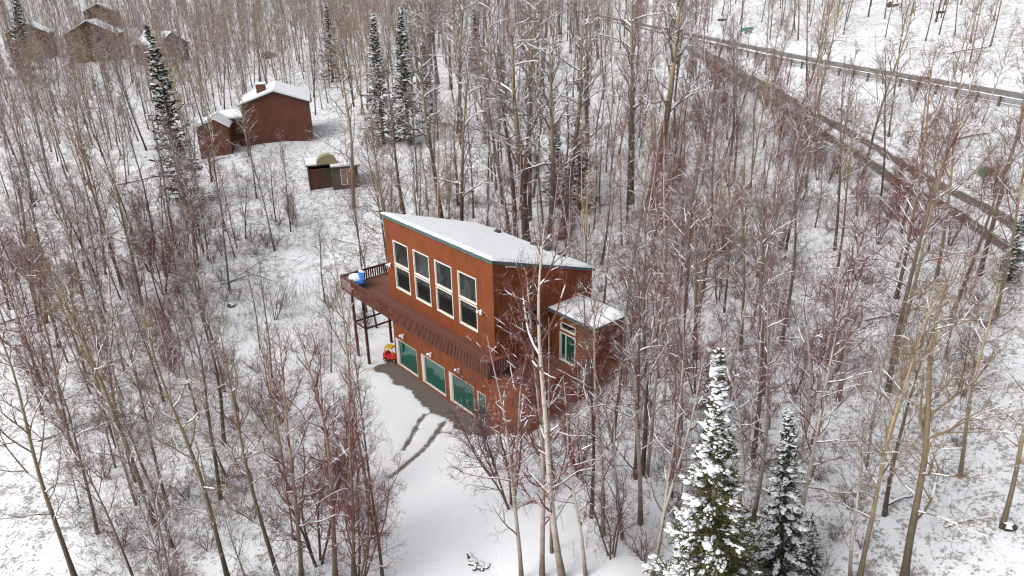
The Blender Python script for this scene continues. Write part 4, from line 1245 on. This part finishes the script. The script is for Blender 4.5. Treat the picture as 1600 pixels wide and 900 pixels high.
KEY = [  # kind, proto, foot x, foot y, top x, top y, label, extra
 ('birch_s', 0, 815, 910, 786, 520, 'pale birch with snowy limbs at the yard edge, below the lower corner window', {}),
 ('birch_s', 1, 847, 905, 806, 430, 'white birch trunk crossing the front corner of the house', {}),
 ('birch_s', 2, 879, 905, 838, 335, 'tallest white birch before the house, its top above the snowy roof', {'thick': 1.1}),
 ('birch_s', 3, 862, 862, 842, 500, 'thin birch stem between the two white birches at the house corner', {'thick': 0.8}),
 ('birch_s', 4, 915, 900, 893, 590, 'short twiggy birch standing in front of the entry wall', {}),
 ('dark', 0, 924, 808, 920, 440, 'straight dark trunk just downhill of the entry wall', {'thick': 0.8}),
 ('birch_s', 1, 942, 836, 936, 420, 'pale birch crossing the corner of the house annex', {'thick': .9}),
 ('birch_s', 3, 972, 842, 925, 545, 'birch bending over towards the annex', {}),
 ('dark', 1, 992, 747, 982, 330, 'dark trunk right behind the bending birch, beside the annex', {'thick': .8}),
 ('birch_s', 0, 1000, 818, 988, 420, 'sturdy birch with foot in clear snow, downhill of the dark pair', {'thick': 1.1}),
 ('dark', 2, 1003, 740, 1030, 330, 'thick dark trunk, straighter one of the forked pair past the annex', {}),
 ('birch_s', 2, 1010, 745, 1052, 390, 'pale leaning trunk, slanted one of the forked pair past the annex', {}),
 ('aspen', 0, 1050, 777, 1050, 520, 'slim dark pole tree left of the big snowy spruce', {'thick': .7}),
 ('birch', 4, 1062, 730, 1072, 400, 'thin pale birch rising behind the spruce top', {'thick': .8}),
 ('birch', 1, 1153, 807, 1180, 470, 'pale birch between the big spruce and the narrow spruce, nearer the big one', {}),
 ('birch', 2, 1177, 813, 1218, 420, 'pale leaning birch just behind the narrow spruce', {'thick': 1.05}),
 ('birch', 3, 1242, 842, 1318, 470, 'mottled birch leaning away on the far side of the narrow spruce', {'thick': 1.15}),
 ('aspen', 1, 1343, 905, 1440, 430, 'tan leaning trunk beside the forked grey tree', {}),
 ('dark', 3, 1328, 908, 1362, 640, 'short pale stem with snow-lined branches below the tan leaning trunk', {'barkmat': 'birch'}),
 ('aspen', 2, 1412, 910, 1490, 430, 'stout forked tan tree with long snow-lined limb', {'thick': 1.5}),
 ('aspen', 3, 1500, 745, 1560, 400, 'tan trunk with reddish foot upslope of the forked tree', {'thick': 1.1}),
 ('aspen', 0, 1566, 822, 1668, 440, 'tan leaning trunk by the dark boulder at the frame edge', {'thick': 1.2}),
 ('birch', 0, 1310, 625, 1378, 280, 'double pale birch on the slope above the small spruce', {'thick': 1.2}),
 ('aspen', 1, 1530, 430, 1612, 20, 'tall tan aspen crossing both driveway ruts', {'thick': 1.15}),
 ('aspen', 2, 1462, 440, 1530, 60, 'slim tan aspen crossing the driveway next to the tall one', {}),
 ('aspen', 3, 1408, 365, 1470, 60, 'thin tan aspen standing before the guardrail bushes', {}),
 ('aspen', 0, 1270, 200, 1330, -60, 'thin bare aspen whose trunk crosses the guardrail', {}),
 ('aspen', 1, 243, 820, 105, 400, 'stout tan aspen with double foot on the snowy slope', {'thick': 1.25}),
 ('dark', 0, 263, 796, 172, 470, 'dark thin trunk next to the stout double-footed aspen', {'thick': .8}),
 ('aspen', 2, 118, 905, -40, 470, 'long slanted tan aspen near the corner of the slope', {}),
 ('aspen', 3, 357, 908, 220, 470, 'slender tan aspen slanting above the fallen twigs', {}),
 ('dark', 1, 345, 780, 270, 460, 'dark crooked trunk between the slender aspen and the stout one', {}),
 ('aspen', 0, 436, 908, 352, 500, 'tan aspen at the edge of the yard, outer one of the yard row', {}),
 ('birch', 3, 472, 908, 436, 520, 'birch in the yard row with reddish fan of twigs', {'twigmat': 'red', 'barkmat': 'aspen'}),
 ('birch', 4, 524, 906, 468, 505, 'broad reddish birch clump spreading over the yard', {'twigmat': 'red', 'barkmat': 'aspen', 'thick': 1.1}),
 ('birch', 0, 552, 940, 520, 590, 'low forked birch in the yard row with snowy side limbs', {'twigmat': 'red', 'barkmat': 'aspen'}),
 ('dark', 2, 598, 906, 574, 545, 'single slim dark tree standing nearest the tyre tracks', {'thick': .7, 'twigmat': 'red'}),
 ('dark', 3, 62, 518, 8, 250, 'dark trunk cluster tree above the fallen logs', {}),
 ('dark', 0, 72, 505, 55, 240, 'dark upright trunk beside the cluster above the fallen logs', {}),
 ('aspen', 1, 192, 452, 120, 150, 'tan aspen leaning over the hollow behind the clearing', {'thick': 1.2}),
 ('aspen', 2, 222, 480, 165, 180, 'tan aspen next in line to the one leaning over the hollow', {}),
 ('cotton', 0, 1012, 330, 1066, -70, 'big cottonwood with thick snow-lined limbs and pale upper trunk', {'thick': 1.1}),
 ('cotton', 1, 985, 318, 1004, -30, 'big dark cottonwood twin close beside the pale-topped one', {}),
 ('cotton', 0, 858, 405, 852, 60, 'thick grey cottonwood trunk behind the low end of the snowy roof', {'thick': 1.1}),
 ('cotton', 1, 823, 392, 822, 40, 'thickest dark trunk behind the middle of the snowy roof', {'thick': 1.25}),
 ('dark', 1, 806, 378, 790, 40, 'dark trunk directly before the thickest one behind the roof', {'thick': 1.3}),
 ('dark', 2, 797, 372, 770, 60, 'brown trunk at the roof vents behind the house', {'thick': 1.2}),
 ('cotton', 1, 690, 345, 655, 40, 'grey cottonwood rising behind the high front edge of the roof', {'thick': .8}),
 ('dark', 3, 633, 340, 600, 70, 'slim dark trunk behind the high roof corner', {}),
 ('aspen', 3, 553, 325, 530, 20, 'reddish tan trunk standing over the small shed corner', {'thick': 1.2}),
]
MATS = {'red': M_TW_RED, 'birch': M_BIRCH, 'aspen': M_ASPEN, 'rust': M_TW_RUST, 'tan': M_TW_TAN, 'purple': M_TW_PURPLE, 'grey': M_TW_GREY}
for kd, j, bx, by, tx, ty, lab, ex in KEY:
    ex = {k: (MATS[v] if isinstance(v, str) else v) for k, v in ex.items()}
    e = plant_px(kd, j, bx, by, tx, ty, **ex)
    tag(e, lab, 'tree')
BUSH = [(497, 880, 488, 590, 'wide fan-shaped reddish bush at the yard edge', 'purple'), (562, 915, 568, 670, 'reddish bush with arching twigs closest to the yard snow', 'red'),
        (798, 792, 752, 578, 'bush with long arching snow-lined branches screening the lower windows', 'purple'), (772, 742, 730, 606, 'small twiggy bush before the lower windows', 'purple'),
        (905, 742, 897, 600, 'red twiggy bush before the entry wall', 'rust'), (868, 765, 862, 640, 'low red bush at the foot of the entry wall', 'red'), (955, 870, 948, 700, 'purple twiggy bush in the birch row', 'purple'),
        (440, 660, 450, 560, 'lone bush at the lower rim of the snowy clearing', 'red'), (430, 500, 440, 430, 'slim bush standing alone in the snowy clearing', 'grey')]
for n_, (bx, by, tx, ty, lab, mt) in enumerate(BUSH):
    tag(plant_px('clump', n_, bx, by, tx, ty, twigmat=MATS[mt], barkmat=M_ASPEN if n_ < 2 else None, thick=0.85 if n_ < 2 else 1.0), lab, 'shrub')
SPR = [('spruce_big', 0, 1112, 985, 1121, 548, 'large green spruce loaded with snow in front of the birches'),
 ('spruce', 1, 1216, 905, 1232, 640, 'narrow dark spruce with snow beside the large snowy spruce'),
 ('spruce', 0, 290, 318, 233, 40, 'tall lone dark spruce in front of the far houses'),
 ('spruce', 1, 600, 225, 582, 20, 'snowy spruce in the back grove, paler one of the tall pair'),
 ('spruce', 1, 640, 228, 626, 10, 'dark spruce in the back grove, taller one of the tall pair'),
 ('spruce', 1, 672, 200, 662, 60, 'short snowy spruce beside the tall back pair'),
 ('spruce', 0, 790, 178, 780, 70, 'slim spruce standing apart behind the roof'),
 ('spruce', 1, 520, 128, 510, 5, 'far snowy spruce above the red brown house'),
 ('spruce', 0, 905, 330, 902, 185, 'brownish spruce behind the end of the roof, darker of two'),
 ('spruce', 0, 872, 318, 866, 195, 'brownish spruce behind the roof, smaller of two'),
 ('spruce', 1, 1285, 565, 1297, 500, 'knee-high snowy spruce below the double birch'),
 ('spruce', 0, 1268, 905, 1272, 815, 'young spruce at the foot of the narrow dark one'),
 ('spruce', 1, 1105, 640, 1106, 545, 'young snowy spruce right behind the big spruce top'),
 ('spruce', 0, 1575, 440, 1600, 330, 'young green spruce beside the driveway end'),
 ('spruce', 1, 745, 110, 740, 10, 'snowy spruce high up behind the back grove'),
 ('spruce', 0, 40, 130, 22, -20, 'dark spruce at the edge of the far tan trees')]
for kd, j, bx, by, tx, ty, lab in SPR:
    tag(plant_px(kd, j, bx, by, tx, ty, thick=(1.6 if 860 < bx < 910 else 1.25 if by - ty < 130 else 1.0) if kd == 'spruce' else 1.0, rz=(0.3 if kd == 'spruce_big' else None)), lab, 'tree', 'spruces scattered through the woods')

# ---- the rest of the stand, scattered on the ground by zone
rs = np.random.default_rng(2025)
def in_poly(x, y, poly):
    c = False; j = len(poly) - 1
    for i in range(len(poly)):
        xi, yi = poly[i]; xj, yj = poly[j]
        if (yi > y) != (yj > y) and x < (xj - xi) * (y - yi) / (yj - yi) + xi: c = not c
        j = i
    return c
YARD = [(560, 580), (640, 600), (800, 700), (800, 1000), (610, 1000), (600, 760), (545, 700), (520, 610)]
CLEAR = [(390, 400), (540, 370), (575, 560), (560, 660), (480, 720), (400, 650), (330, 560), (360, 450)]
SNOWY = [(950, 640), (1080, 700), (1060, 900), (1010, 900), (990, 760)]
house_side = poly_dist(np.array([H0[:2]]), drive_line)[2][0]
def zone(px, py, x, rside_, dside_):
    if rside_ == far_side and x > 15: return 'uphill'
    if dside_ * house_side < 0 and px > 900 and py < 400: return 'between'
    if py > 600 and px < 560: return 'slope'
    if py > 330 and px < 600: return 'hollow'
    if px < 640: return 'back_left'
    if px < 960 and py <= 440: return 'behind'
    if py > 600: return 'front_right'
    return 'hillside'
SUB = {'uphill': ((75, 'next to the road'), (110, 'halfway up'), (999, 'high up')), 'between': ((60, 'at the near end'), (85, 'midway'), (999, 'at the far end')), 'slope': ((32, 'low down'), (38, 'midway'), (999, 'close to the hollow')),
       'hollow': ((52, 'on its near rim'), (62, 'in its middle'), (999, 'on its back rim')), 'back_left': ((75, 'nearer than the shed'), (95, 'near the shed'), (999, 'past the shed')), 'behind': ((60, 'close to the roof'), (80, 'a bit farther back'), (999, 'far back')),
       'front_right': ((28, 'lowest down'), (34, 'midway up'), (999, 'close to the annex')), 'hillside': ((44, 'nearer the annex'), (54, 'midway up'), (999, 'nearer the driveway'))}
def describe(kd, zn, d, sc, th, extra=''):
    w = []
    if sc > 1.0: w.append('tall')
    elif sc < 0.84: w.append('short')
    if th > 1.0: w.append('stout')
    elif th < 0.82: w.append('thin')
    if extra: w.append(extra)
    sub = next(t for lim, t in SUB[zn] if d < lim)
    txt = ' '.join(w + [KTXT[kd], ZTXT[zn]]) + ', ' + sub
    return txt if len(txt.split()) <= 15 else ' '.join(w[:-1] + [KTXT[kd], ZTXT[zn]]) + ', ' + sub
ZTXT = {'uphill': 'uphill beyond the guardrail road', 'between': 'on the snow bank between driveway and guardrail', 'slope': 'on the slope below the deck posts', 'hollow': 'in the hollow past the snowy clearing',
        'back_left': 'around the gabled house and shed', 'behind': 'in the grove behind the snowy roof', 'front_right': 'around the snowy spruces downhill of the annex', 'hillside': 'on the slope between annex and driveway'}
KTXT = {'birch': 'pale birch', 'aspen': 'tan aspen', 'dark': 'dark tree', 'cotton': 'thick-limbed cottonwood', 'clump': 'alder clump', 'shrub': 'bare bush'}
MIXES = {'uphill': ('aspen', 'aspen', 'dark'), 'between': ('aspen', 'aspen', 'birch'), 'slope': ('aspen', 'aspen', 'dark', 'birch'), 'hollow': ('aspen', 'dark', 'aspen', 'dark', 'birch'),
         'back_left': ('aspen', 'aspen', 'dark', 'birch'), 'behind': ('dark', 'dark', 'birch', 'cotton', 'aspen'), 'front_right': ('birch', 'birch', 'dark'), 'hillside': ('birch', 'birch', 'dark', 'aspen', 'birch')}
cell = {}
def ok_dist(x, y, dmin):
    ci, cj = int(x // 3), int(y // 3)
    for a in (-1, 0, 1):
        for b in (-1, 0, 1):
            for (qx, qy) in cell.get((ci + a, cj + b), ()):
                if (qx - x) ** 2 + (qy - y) ** 2 < dmin * dmin: return False
    return True
for (x, y, _) in placed: cell.setdefault((int(x // 3), int(y // 3)), []).append((x, y))
bld = [hw(5, 3)[:2]]
houses_xy = [(o.location.x, o.location.y) for o in COL.objects if o.get('category') in ('house', 'shed') and o.name != 'house']
# thin places in front of the far buildings and the road
SIGHT = [(95, 205, 30, 190), (20, 90, 60, 150), (245, 320, 80, 200), (330, 500, 180, 340), (470, 600, 265, 450), (395, 440, 80, 130), (1150, 1600, 80, 300)]
N = 24000
dist = 16 + (420 - 16) * rs.uniform(0, 1, N) ** 0.62
dist[:7000] = 16 + 60 * rs.uniform(0, 1, 7000) ** 0.7
ang = rs.uniform(-0.66, 0.66, N)
cx, cy = np.sin(ang) * dist * 1.0, np.cos(ang) * dist
cz = height(np.stack([cx, cy], 1))
pxx, pyy = project(np.stack([cx, cy, cz], 1).T.T)
rd_, _, rs_ = poly_dist(np.stack([cx, cy], 1), road_line)
dd_, _, ds_ = poly_dist(np.stack([cx, cy], 1), drive_line)
cand = []
for i in range(N):
    x, y, z, px, py = cx[i], cy[i], cz[i], pxx[i], pyy[i]
    if px < -160 or px > 1760 or py > 1120: continue
    q = np.array([x, y]) - H0[:2]; u, v = q @ HF[:2], q @ HS[:2]
    if -5.2 < u < 16.2 and -3.2 < v < 9.0: continue
    if rd_[i] < ROAD_HALF + 2.2 or dd_[i] < 2.4: continue
    if in_poly(px, py, YARD) or (482 < px < 578 and 270 < py < 425): continue
    zn = zone(px, py, x, rs_[i], ds_[i])
    p, dm = 0.26, 2.2
    d0 = math.hypot(x, y)
    if in_poly(px, py, CLEAR): p = 0.02
    elif in_poly(px, py, SNOWY): p = 0.03
    elif zn == 'uphill': p, dm = 0.16, 3.2
    elif zn == 'between': p, dm = 0.09, 2.8
    elif zn == 'slope': p, dm = 0.15, 1.8
    elif zn == 'front_right': p, dm = 0.17, 1.8
    elif zn == 'hollow': p, dm = 0.16, 2.0
    elif zn == 'hillside': p, dm = (0.20 if px < 1230 else 0.10), 2.1
    if d0 > 100 and zn != 'uphill': p, dm = 0.36, 2.8
    if zn == 'behind': p, dm = 0.26, 2.3
    for (sx0, sx1, sy0, sy1) in SIGHT:
        if sx0 < px < sx1 and sy0 < py < sy1: p *= 0.3 if sx0 > 325 else 0.7
    # nothing tall right in front of the window facade or in the view onto the yard
    if 480 < px < 800 and py > 600: p *= 0.1
    if (py > 905 and 560 < px < 1020) or (1030 < px < 1240 and py > 830): continue
    if py > 920: p *= 0.5
    if any((x - hx) ** 2 + (y - hy - 4) ** 2 < 90 for hx, hy in houses_xy): continue
    if rs.uniform() > p or not ok_dist(x, y, dm): continue
    cell.setdefault((int(x // 3), int(y // 3)), []).append((x, y))
    mixl = MIXES[zn]
    kd = mixl[rs.integers(len(mixl))]
    cand.append((math.sqrt(x * x + y * y), kd, x, y, z, zn, px, py))
cand.sort(key=lambda c: c[0])
N_IND = 275
ind, rest = cand[:N_IND], cand[N_IND:]
for (d, kd, x, y, z, zn, px, py) in ind:
    j = int(rs.integers(len(PROTO[kd])))
    sc = rs.uniform(0.72, 1.14) if rs.uniform() < 0.72 else rs.uniform(0.42, 0.72)
    if zn in ('slope',) : sc *= 0.92
    kw = {}
    if kd == 'aspen' and zn in ('hollow', 'back_left') : kw['twigmat'] = (M_TW_TAN, M_TW_RED, M_TW_TAN)[int(rs.integers(3))]
    if kd == 'aspen' and zn == 'slope': kw['twigmat'] = (M_TW_RED, M_TW_PURPLE, M_TW_TAN)[int(rs.integers(3))]
    if kd == 'birch' and zn in ('hillside', 'behind'): kw['twigmat'] = (M_TW_PURPLE, M_TW_RED, M_TW_PURPLE)[int(rs.integers(3))]
    if kd == 'birch' and zn in ('hillside', 'behind', 'hollow', 'back_left') and rs.uniform() < 0.5: kw['barkmat'] = M_ASPEN
    lx, ly = rs.normal(0, 0.055, 2)
    th = rs.uniform(0.68, 1.1)
    e = plant(kd, j, (x, y, z), lean_rot(None, (lx, ly, 1), rs.uniform(0, 6.28)), sc, th, **kw)
    lean_ = math.hypot(lx, ly)
    tag(e, describe(kd, zn, d, sc, th, 'leaning' if lean_ > 0.09 else 'upright' if lean_ < 0.045 else ''), 'tree', 'trees ' + ZTXT[zn])
# trees farther off than these stand as one mass
def forest_object(name, label, pts, kinds):
    order = sorted(first_of)
    order = [o for o in order if o[0] in kinds]
    by_kind = {}
    for n_, o in enumerate(order): by_kind.setdefault(o[0], []).append(n_)
    V = [(p[2], p[3], p[4]) for p in pts]
    me = bpy.data.meshes.new(name); me.from_pydata(V, [], [])
    ids = [by_kind[p[1]][int(rs.integers(len(by_kind[p[1]])))] for p in pts]
    me.attributes.new('pick', 'INT', 'POINT').data.foreach_set('value', ids)
    rot = np.stack([rs.normal(0, 0.05, len(V)), rs.normal(0, 0.05, len(V)), rs.uniform(0, 6.28, len(V))], 1).astype(np.float32)
    me.attributes.new('rot', 'FLOAT_VECTOR', 'POINT').data.foreach_set('vector', rot.ravel())
    me.attributes.new('siz', 'FLOAT', 'POINT').data.foreach_set('value', rs.uniform(0.75, 1.2, len(V)).astype(np.float32))
    o = link(name, me); tag(o, label, kind='stuff')
    ng = bpy.data.node_groups.new(name, 'GeometryNodeTree')
    ng.interface.new_socket('Geometry', in_out='INPUT', socket_type='NodeSocketGeometry')
    ng.interface.new_socket('Geometry', in_out='OUTPUT', socket_type='NodeSocketGeometry')
    gi = ng.nodes.new('NodeGroupInput'); go = ng.nodes.new('NodeGroupOutput')
    def attr(nm, typ):
        a = ng.nodes.new('GeometryNodeInputNamedAttribute'); a.data_type = typ; a.inputs['Name'].default_value = nm
        return a.outputs['Attribute']
    outs = ng.nodes.new('GeometryNodeJoinGeometry')
    pk_, ro_, sz_ = attr('pick', 'INT'), attr('rot', 'FLOAT_VECTOR'), attr('siz', 'FLOAT')
    for part in (0, 1):
        jn = ng.nodes.new('GeometryNodeJoinGeometry')
        for key in order[::-1]:
            oi = ng.nodes.new('GeometryNodeObjectInfo'); oi.transform_space = 'ORIGINAL'
            oi.inputs['Object'].default_value = first_of[key][part]; oi.inputs['As Instance'].default_value = True
            ng.links.new(oi.outputs['Geometry'], jn.inputs[0])
        ip = ng.nodes.new('GeometryNodeInstanceOnPoints')
        ng.links.new(gi.outputs[0], ip.inputs['Points']); ng.links.new(jn.outputs[0], ip.inputs['Instance'])
        ip.inputs['Pick Instance'].default_value = True
        ng.links.new(pk_, ip.inputs['Instance Index']); ng.links.new(ro_, ip.inputs['Rotation']); ng.links.new(sz_, ip.inputs['Scale'])
        ng.links.new(ip.outputs[0], outs.inputs[0])
    ng.links.new(outs.outputs[0], go.inputs[0])
    md = o.modifiers.new('stand', 'NODES'); md.node_group = ng
    return o
if rest: forest_object('far_woods', 'dense bare woods fading into the distance', rest, ('birch', 'aspen', 'dark', 'cotton'))
print('TREES', len(cand), len(rest), 'nearest rest', rest[0][0] if rest else None)

# ---- alder clumps and shrubs
n_sh = {'clump': 0, 'shrub': 0}
shr = []
for _ in range(6000):
    d = 17 + 66 * rs.uniform() ** 0.8; a = rs.uniform(-0.64, 0.64)
    x, y = math.sin(a) * d, math.cos(a) * d
    shr.append((x, y))
shr = np.array(shr); shz = height(shr)
spx, spy = project(np.concatenate([shr, shz[:, None]], 1))
rd_, _, rsd = poly_dist(shr, road_line); dd_, _, sdd = poly_dist(shr, drive_line)
CLUMP_N, SHRUB_N = 75, 240
for i in range(len(shr)):
    x, y, z, px, py = *shr[i], shz[i], spx[i], spy[i]
    if px < -60 or px > 1660 or py > 1000: continue
    q = np.array([x, y]) - H0[:2]; u, v = q @ HF[:2], q @ HS[:2]
    if -4.6 < u < 15.6 and -2.6 < v < 8.6: continue
    if rd_[i] < ROAD_HALF + 1.6 or dd_[i] < 1.9: continue
    if in_poly(px, py, YARD) or any((x - hx) ** 2 + (y - hy - 3) ** 2 < 60 for hx, hy in houses_xy): continue
    if any(a0 < px < a1 and b0 < py < b1 for a0, a1, b0, b1 in SIGHT[:6]): continue
    clear = in_poly(px, py, CLEAR) or in_poly(px, py, SNOWY)
    zn = zone(px, py, x, rsd[i], sdd[i])
    if zn in ('uphill', 'between') and rs.uniform() > 0.3: continue
    if (560 < px < 1000 and py > 700) or (1030 < px < 1240 and py > 840): continue
    if not ok_dist(x, y, 0.8): continue
    want = 'clump' if (rs.uniform() < (0.75 if (950 < px < 1450 and py < 420) or (px < 330 and py < 460) else 0.35)) else 'shrub'
    if clear and (want == 'clump' or rs.uniform() > 0.35): continue
    if n_sh[want] >= (CLUMP_N if want == 'clump' else SHRUB_N): continue
    n_sh[want] += 1
    cell.setdefault((int(x // 3), int(y // 3)), []).append((x, y))
    tw = (M_TW_RED, M_TW_RUST, M_TW_RED, M_TW_PURPLE)[int(rs.integers(4))]
    sc = rs.uniform(0.45, 1.0)
    e = plant(want, int(rs.integers(3)), (x, y, z), (0, 0, rs.uniform(0, 6.28)), sc, 1.0, twigmat=tw)
    tag(e, describe(want, zn, math.hypot(x, y), sc, 0.9, 'rusty' if tw is M_TW_RUST else 'purplish' if tw is M_TW_PURPLE else 'reddish'), 'shrub', 'shrubs ' + ZTXT[zn])
for k in range(38):
    if k < 18: x, y, t_ = rs.uniform(205, 340), rs.uniform(330, 500), 'rusty thicket in the hollow near the lone spruce'
    else: x, y, t_ = rs.uniform(1010, 1270), rs.uniform(230, 440), 'rusty thicket on the slope by the big cottonwoods'
    g = G(x, y)
    if not ok_dist(g[0], g[1], 1.0): continue
    sc = rs.uniform(0.7, 1.15)
    e = plant('clump', int(rs.integers(3)), tuple(g), (0, 0, rs.uniform(0, 6.28)), sc, 1.0, twigmat=M_TW_RUST if k % 3 else M_TW_RED)
    tag(e, ('tall ' if sc > 0.95 else 'low ' if sc < 0.82 else '') + t_ + (', upper edge' if y < (400 if k < 18 else 320) else ', lower edge'), 'shrub', 'rusty thickets')
for k in range(34):
    t = rs.uniform(0.18, 0.95); i = int(t * (len(drive_line) - 1))
    p_ = drive_line[i][:2] + (drive_line[i + 1][:2] - drive_line[i][:2]) * rs.uniform()
    tn = unit(drive_line[i + 1][:2] - drive_line[i][:2]); nn_ = np.array([-tn[1], tn[0]])
    if np.dot(nn_, H0[:2] - p_) < 0: nn_ = -nn_
    p_ = p_ + nn_ * (rs.uniform(1.9, 5.5) if k % 4 else -rs.uniform(1.9, 3.5))
    e = plant('clump', int(rs.integers(3)), (p_[0], p_[1], hz(*p_)), (0, 0, rs.uniform(0, 6.28)), rs.uniform(0.35, 0.75), 1.0, twigmat=(M_TW_RUST, M_TW_RED)[k % 2])
    tag(e, 'rusty low alder brush on the %s side of the driveway, %s' % ('house' if k % 4 else 'road', 'near the junction' if i > len(drive_line) * .66 else ('halfway along' if i > len(drive_line) * .33 else 'nearer end')), 'shrub', 'rusty brush along the driveway')
print('SHRUBS', n_sh)

# ---- fallen logs with snow on top
M_LOG = bark('log_bark', (0.14, 0.105, 0.08), (0.08, 0.06, 0.048), (0, 1), 0.3)
LOGS = [((0, 508), (60, 492), 0.09, 'snow topped fallen log under the dark trunk cluster'), ((-5, 478), (40, 466), 0.08, 'fallen log beyond the dark trunk cluster'),
        ((150, 668), (205, 660), 0.12, 'thick broken log with torn end on the slope'), ((60, 690), (180, 650), 0.06, 'thin fallen stem pointing at the broken log'),
        ((345, 445), (405, 428), 0.09, 'fallen log across the hollow behind the clearing'), ((330, 458), (415, 405), 0.06, 'slanted dead pole in the hollow'), ((385, 425), (425, 440), 0.07, 'short log end by the clearing edge'),
        ((520, 372), (590, 395), 0.05, 'thin fallen pole uphill of the deck corner'), ((560, 345), (625, 380), 0.05, 'thin fallen pole behind the high roof corner'),
        ((1350, 502), (1400, 496), 0.06, 'fallen pole on the hillside'), ((1480, 85), (1545, 75), 0.10, 'fallen log uphill of the guardrail road'), ((1490, 220), (1545, 210), 0.09, 'fallen log on the bank below the guardrail'),
        ((655, 690), (705, 672), 0.0, None), ((180, 290), (255, 275), 0.10, 'fallen log near the lone spruce'), ((20, 262), (75, 250), 0.1, 'fallen log among far tan trees'),
        ((1385, 790), (1425, 778), 0.08, 'dark rotten log near the forked tree'), ((1475, 825), (1520, 815), 0.07, 'half buried log below the tan leaning trunk'), ((330, 255), (352, 248), .1, 'log by the red brown house')]
for k, (a, b, r, lab) in enumerate(LOGS):
    if not lab: continue
    A, B = G(*a), G(*b)
    pts = [A + (B - A) * t for t in np.linspace(0, 1, 7)]
    lr = random.Random(k)
    pts = [np.array([p[0], p[1], hz(p[0], p[1]) + r * 0.9 + 0.10 * math.sin(t * 2.6) + lr.uniform(-.02, .02)]) - A for p, t in zip(pts, np.linspace(0, 1, 7))]
    e = empty('fallen_log', tuple(A))
    tag(e, lab, 'log', 'fallen logs in the woods')
    rad = np.linspace(r, r * 0.65, 7)
    MB().tube(pts, rad, 8).build('stem', M_LOG, e, smooth=True)
    cap = [p + np.array([0, 0, r * 0.62]) for p in pts]
    MB().tube(cap, np.maximum(rad * 0.72, 0.03) * np.array([0.5, 1, .9, 1.05, .95, 1, 0.4]), 6).build('snow_cap', M_SNOW, e, smooth=True)
# a whole tree blown over, crown spread on the slope
A, B = G(205, 664), G(15, 690)
dv_ = B - A
e = plant('dark', 2, (A[0], A[1], A[2] + 0.12), lean_rot(None, (dv_[0], dv_[1], dv_[2] + 0.25), 1.0), np.linalg.norm(dv_) / 12.5, 1.2)
e.name = 'fallen_tree'
tag(e, 'blown-over tree with its twiggy crown spread on the snowy slope', 'tree')
# boulders
for k, (x, y, s, lab) in enumerate([(1574, 824, 0.32, 'dark boulder beside the leaning trunk at the frame edge'), (1395, 10, 1.0, 'reddish brown stump mound uphill of the road'), (1128, 32, 1.0, 'reddish brown mound near the street sign'), (1470, 20, 0.7, 'brown root mound at a trunk uphill of the road'), (590, 142, 1.6, 'tan mound beside the back grove'), (362, 478, 0.35, 'brown stump at the clearing edge')]):
    g = G(x, y)
    m = rock_mesh('boulder', [plain('brown_rock', (0.06, 0.042, 0.032), 0.9, 0.5, 9), M_SNOW], 40 + k, (s * 1.2, s, s * 0.7))
    for f in m.polygons:
        f.use_smooth = True
        if f.normal.z > 0.75: f.material_index = 1
    tag(link('boulder', m, None, None, (g[0], g[1], g[2] + s * 0.2), (0, 0, k)), lab, 'boulder')

# ---- undergrowth: thin stems, dead grass and twigs poking through the snow
NU = 120000
d = 16 + 85 * rs.uniform(0, 1, NU) ** 0.85; a = rs.uniform(-0.66, 0.66, NU)
ux, uy = np.sin(a) * d, np.cos(a) * d
P = np.stack([ux, uy], 1)
clus = vnoise(ux, uy, 4.0, 21) + 0.5 * vnoise(ux, uy, 1.3, 22)
uz = height(P)
q = P - H0[:2]; u, v = q @ HF[:2], q @ HS[:2]
dyu, _, _ = poly_dist(P, yard); rdu, _, _ = poly_dist(P, road_line); ddu, _, _ = poly_dist(P, drive_line)
keep = (rs.uniform(0, 1, NU) < np.clip(0.45 + clus * 1.3, 0.06, 1)) & ~((u > -4) & (u < 15.2) & (v > -2.4) & (v < 8)) & (rdu > 4.6) & (ddu > 1.7) & (rs.uniform(0, 1, NU) < np.clip((dyu - 3.2) / 6, 0.0, 1))
keep &= ~((v < -1) & (v > -9) & (u > -1) & (u < 12))
far_m = d > 60
keep &= ~(far_m & (rs.uniform(0, 1, NU) < 0.35))
ux, uy, uz = ux[keep], uy[keep], uz[keep]; n = len(ux)
L = rs.uniform(0.35, 1.3, n) * (0.6 + 0.8 * rs.uniform(0, 1, n) ** 2)
tilt = rs.normal(0, 0.42, (n, 2))
low = rs.uniform(0, 1, n) < 0.22                       # lying twigs
tilt[low] *= 5
dirv = unit(np.concatenate([tilt, np.ones((n, 1))], 1))
pts = np.zeros((n, 4, 3)); pts[:, 0] = np.stack([ux, uy, uz - 0.03], 1)
dv = dirv.copy()
for j in range(3):
    dv = unit(dv + rs.normal(0, 0.16, (n, 3)))
    dv[:, 2] = np.where(low, np.abs(dv[:, 2]) * 0.5, dv[:, 2])
    pts[:, j + 1] = pts[:, j] + dv * (L / 3)[:, None]
rad = np.array([0.0085, 0.0070, 0.0055, 0.0040])[None] * rs.uniform(0.7, 1.5, (n, 1))
tpu, tru, tl = kids(pts, rad, 2, 0.35, 0.95, lambda t: 40 + 0 * t, 14, lambda t, i: L[i] * 0.4, 2, 0.006, 0.0035, 0.05, 0.15, rs)
me = fast_mesh('undergrowth', [(*tube_arrays(pts, rad, 3), 0), (*tube_arrays(tpu, tru, 3), 0)], [M_STEM])
tag(link('undergrowth', me), 'thin dead stems and twigs sticking out of the snow', kind='stuff')
print('UNDERGROWTH', n)
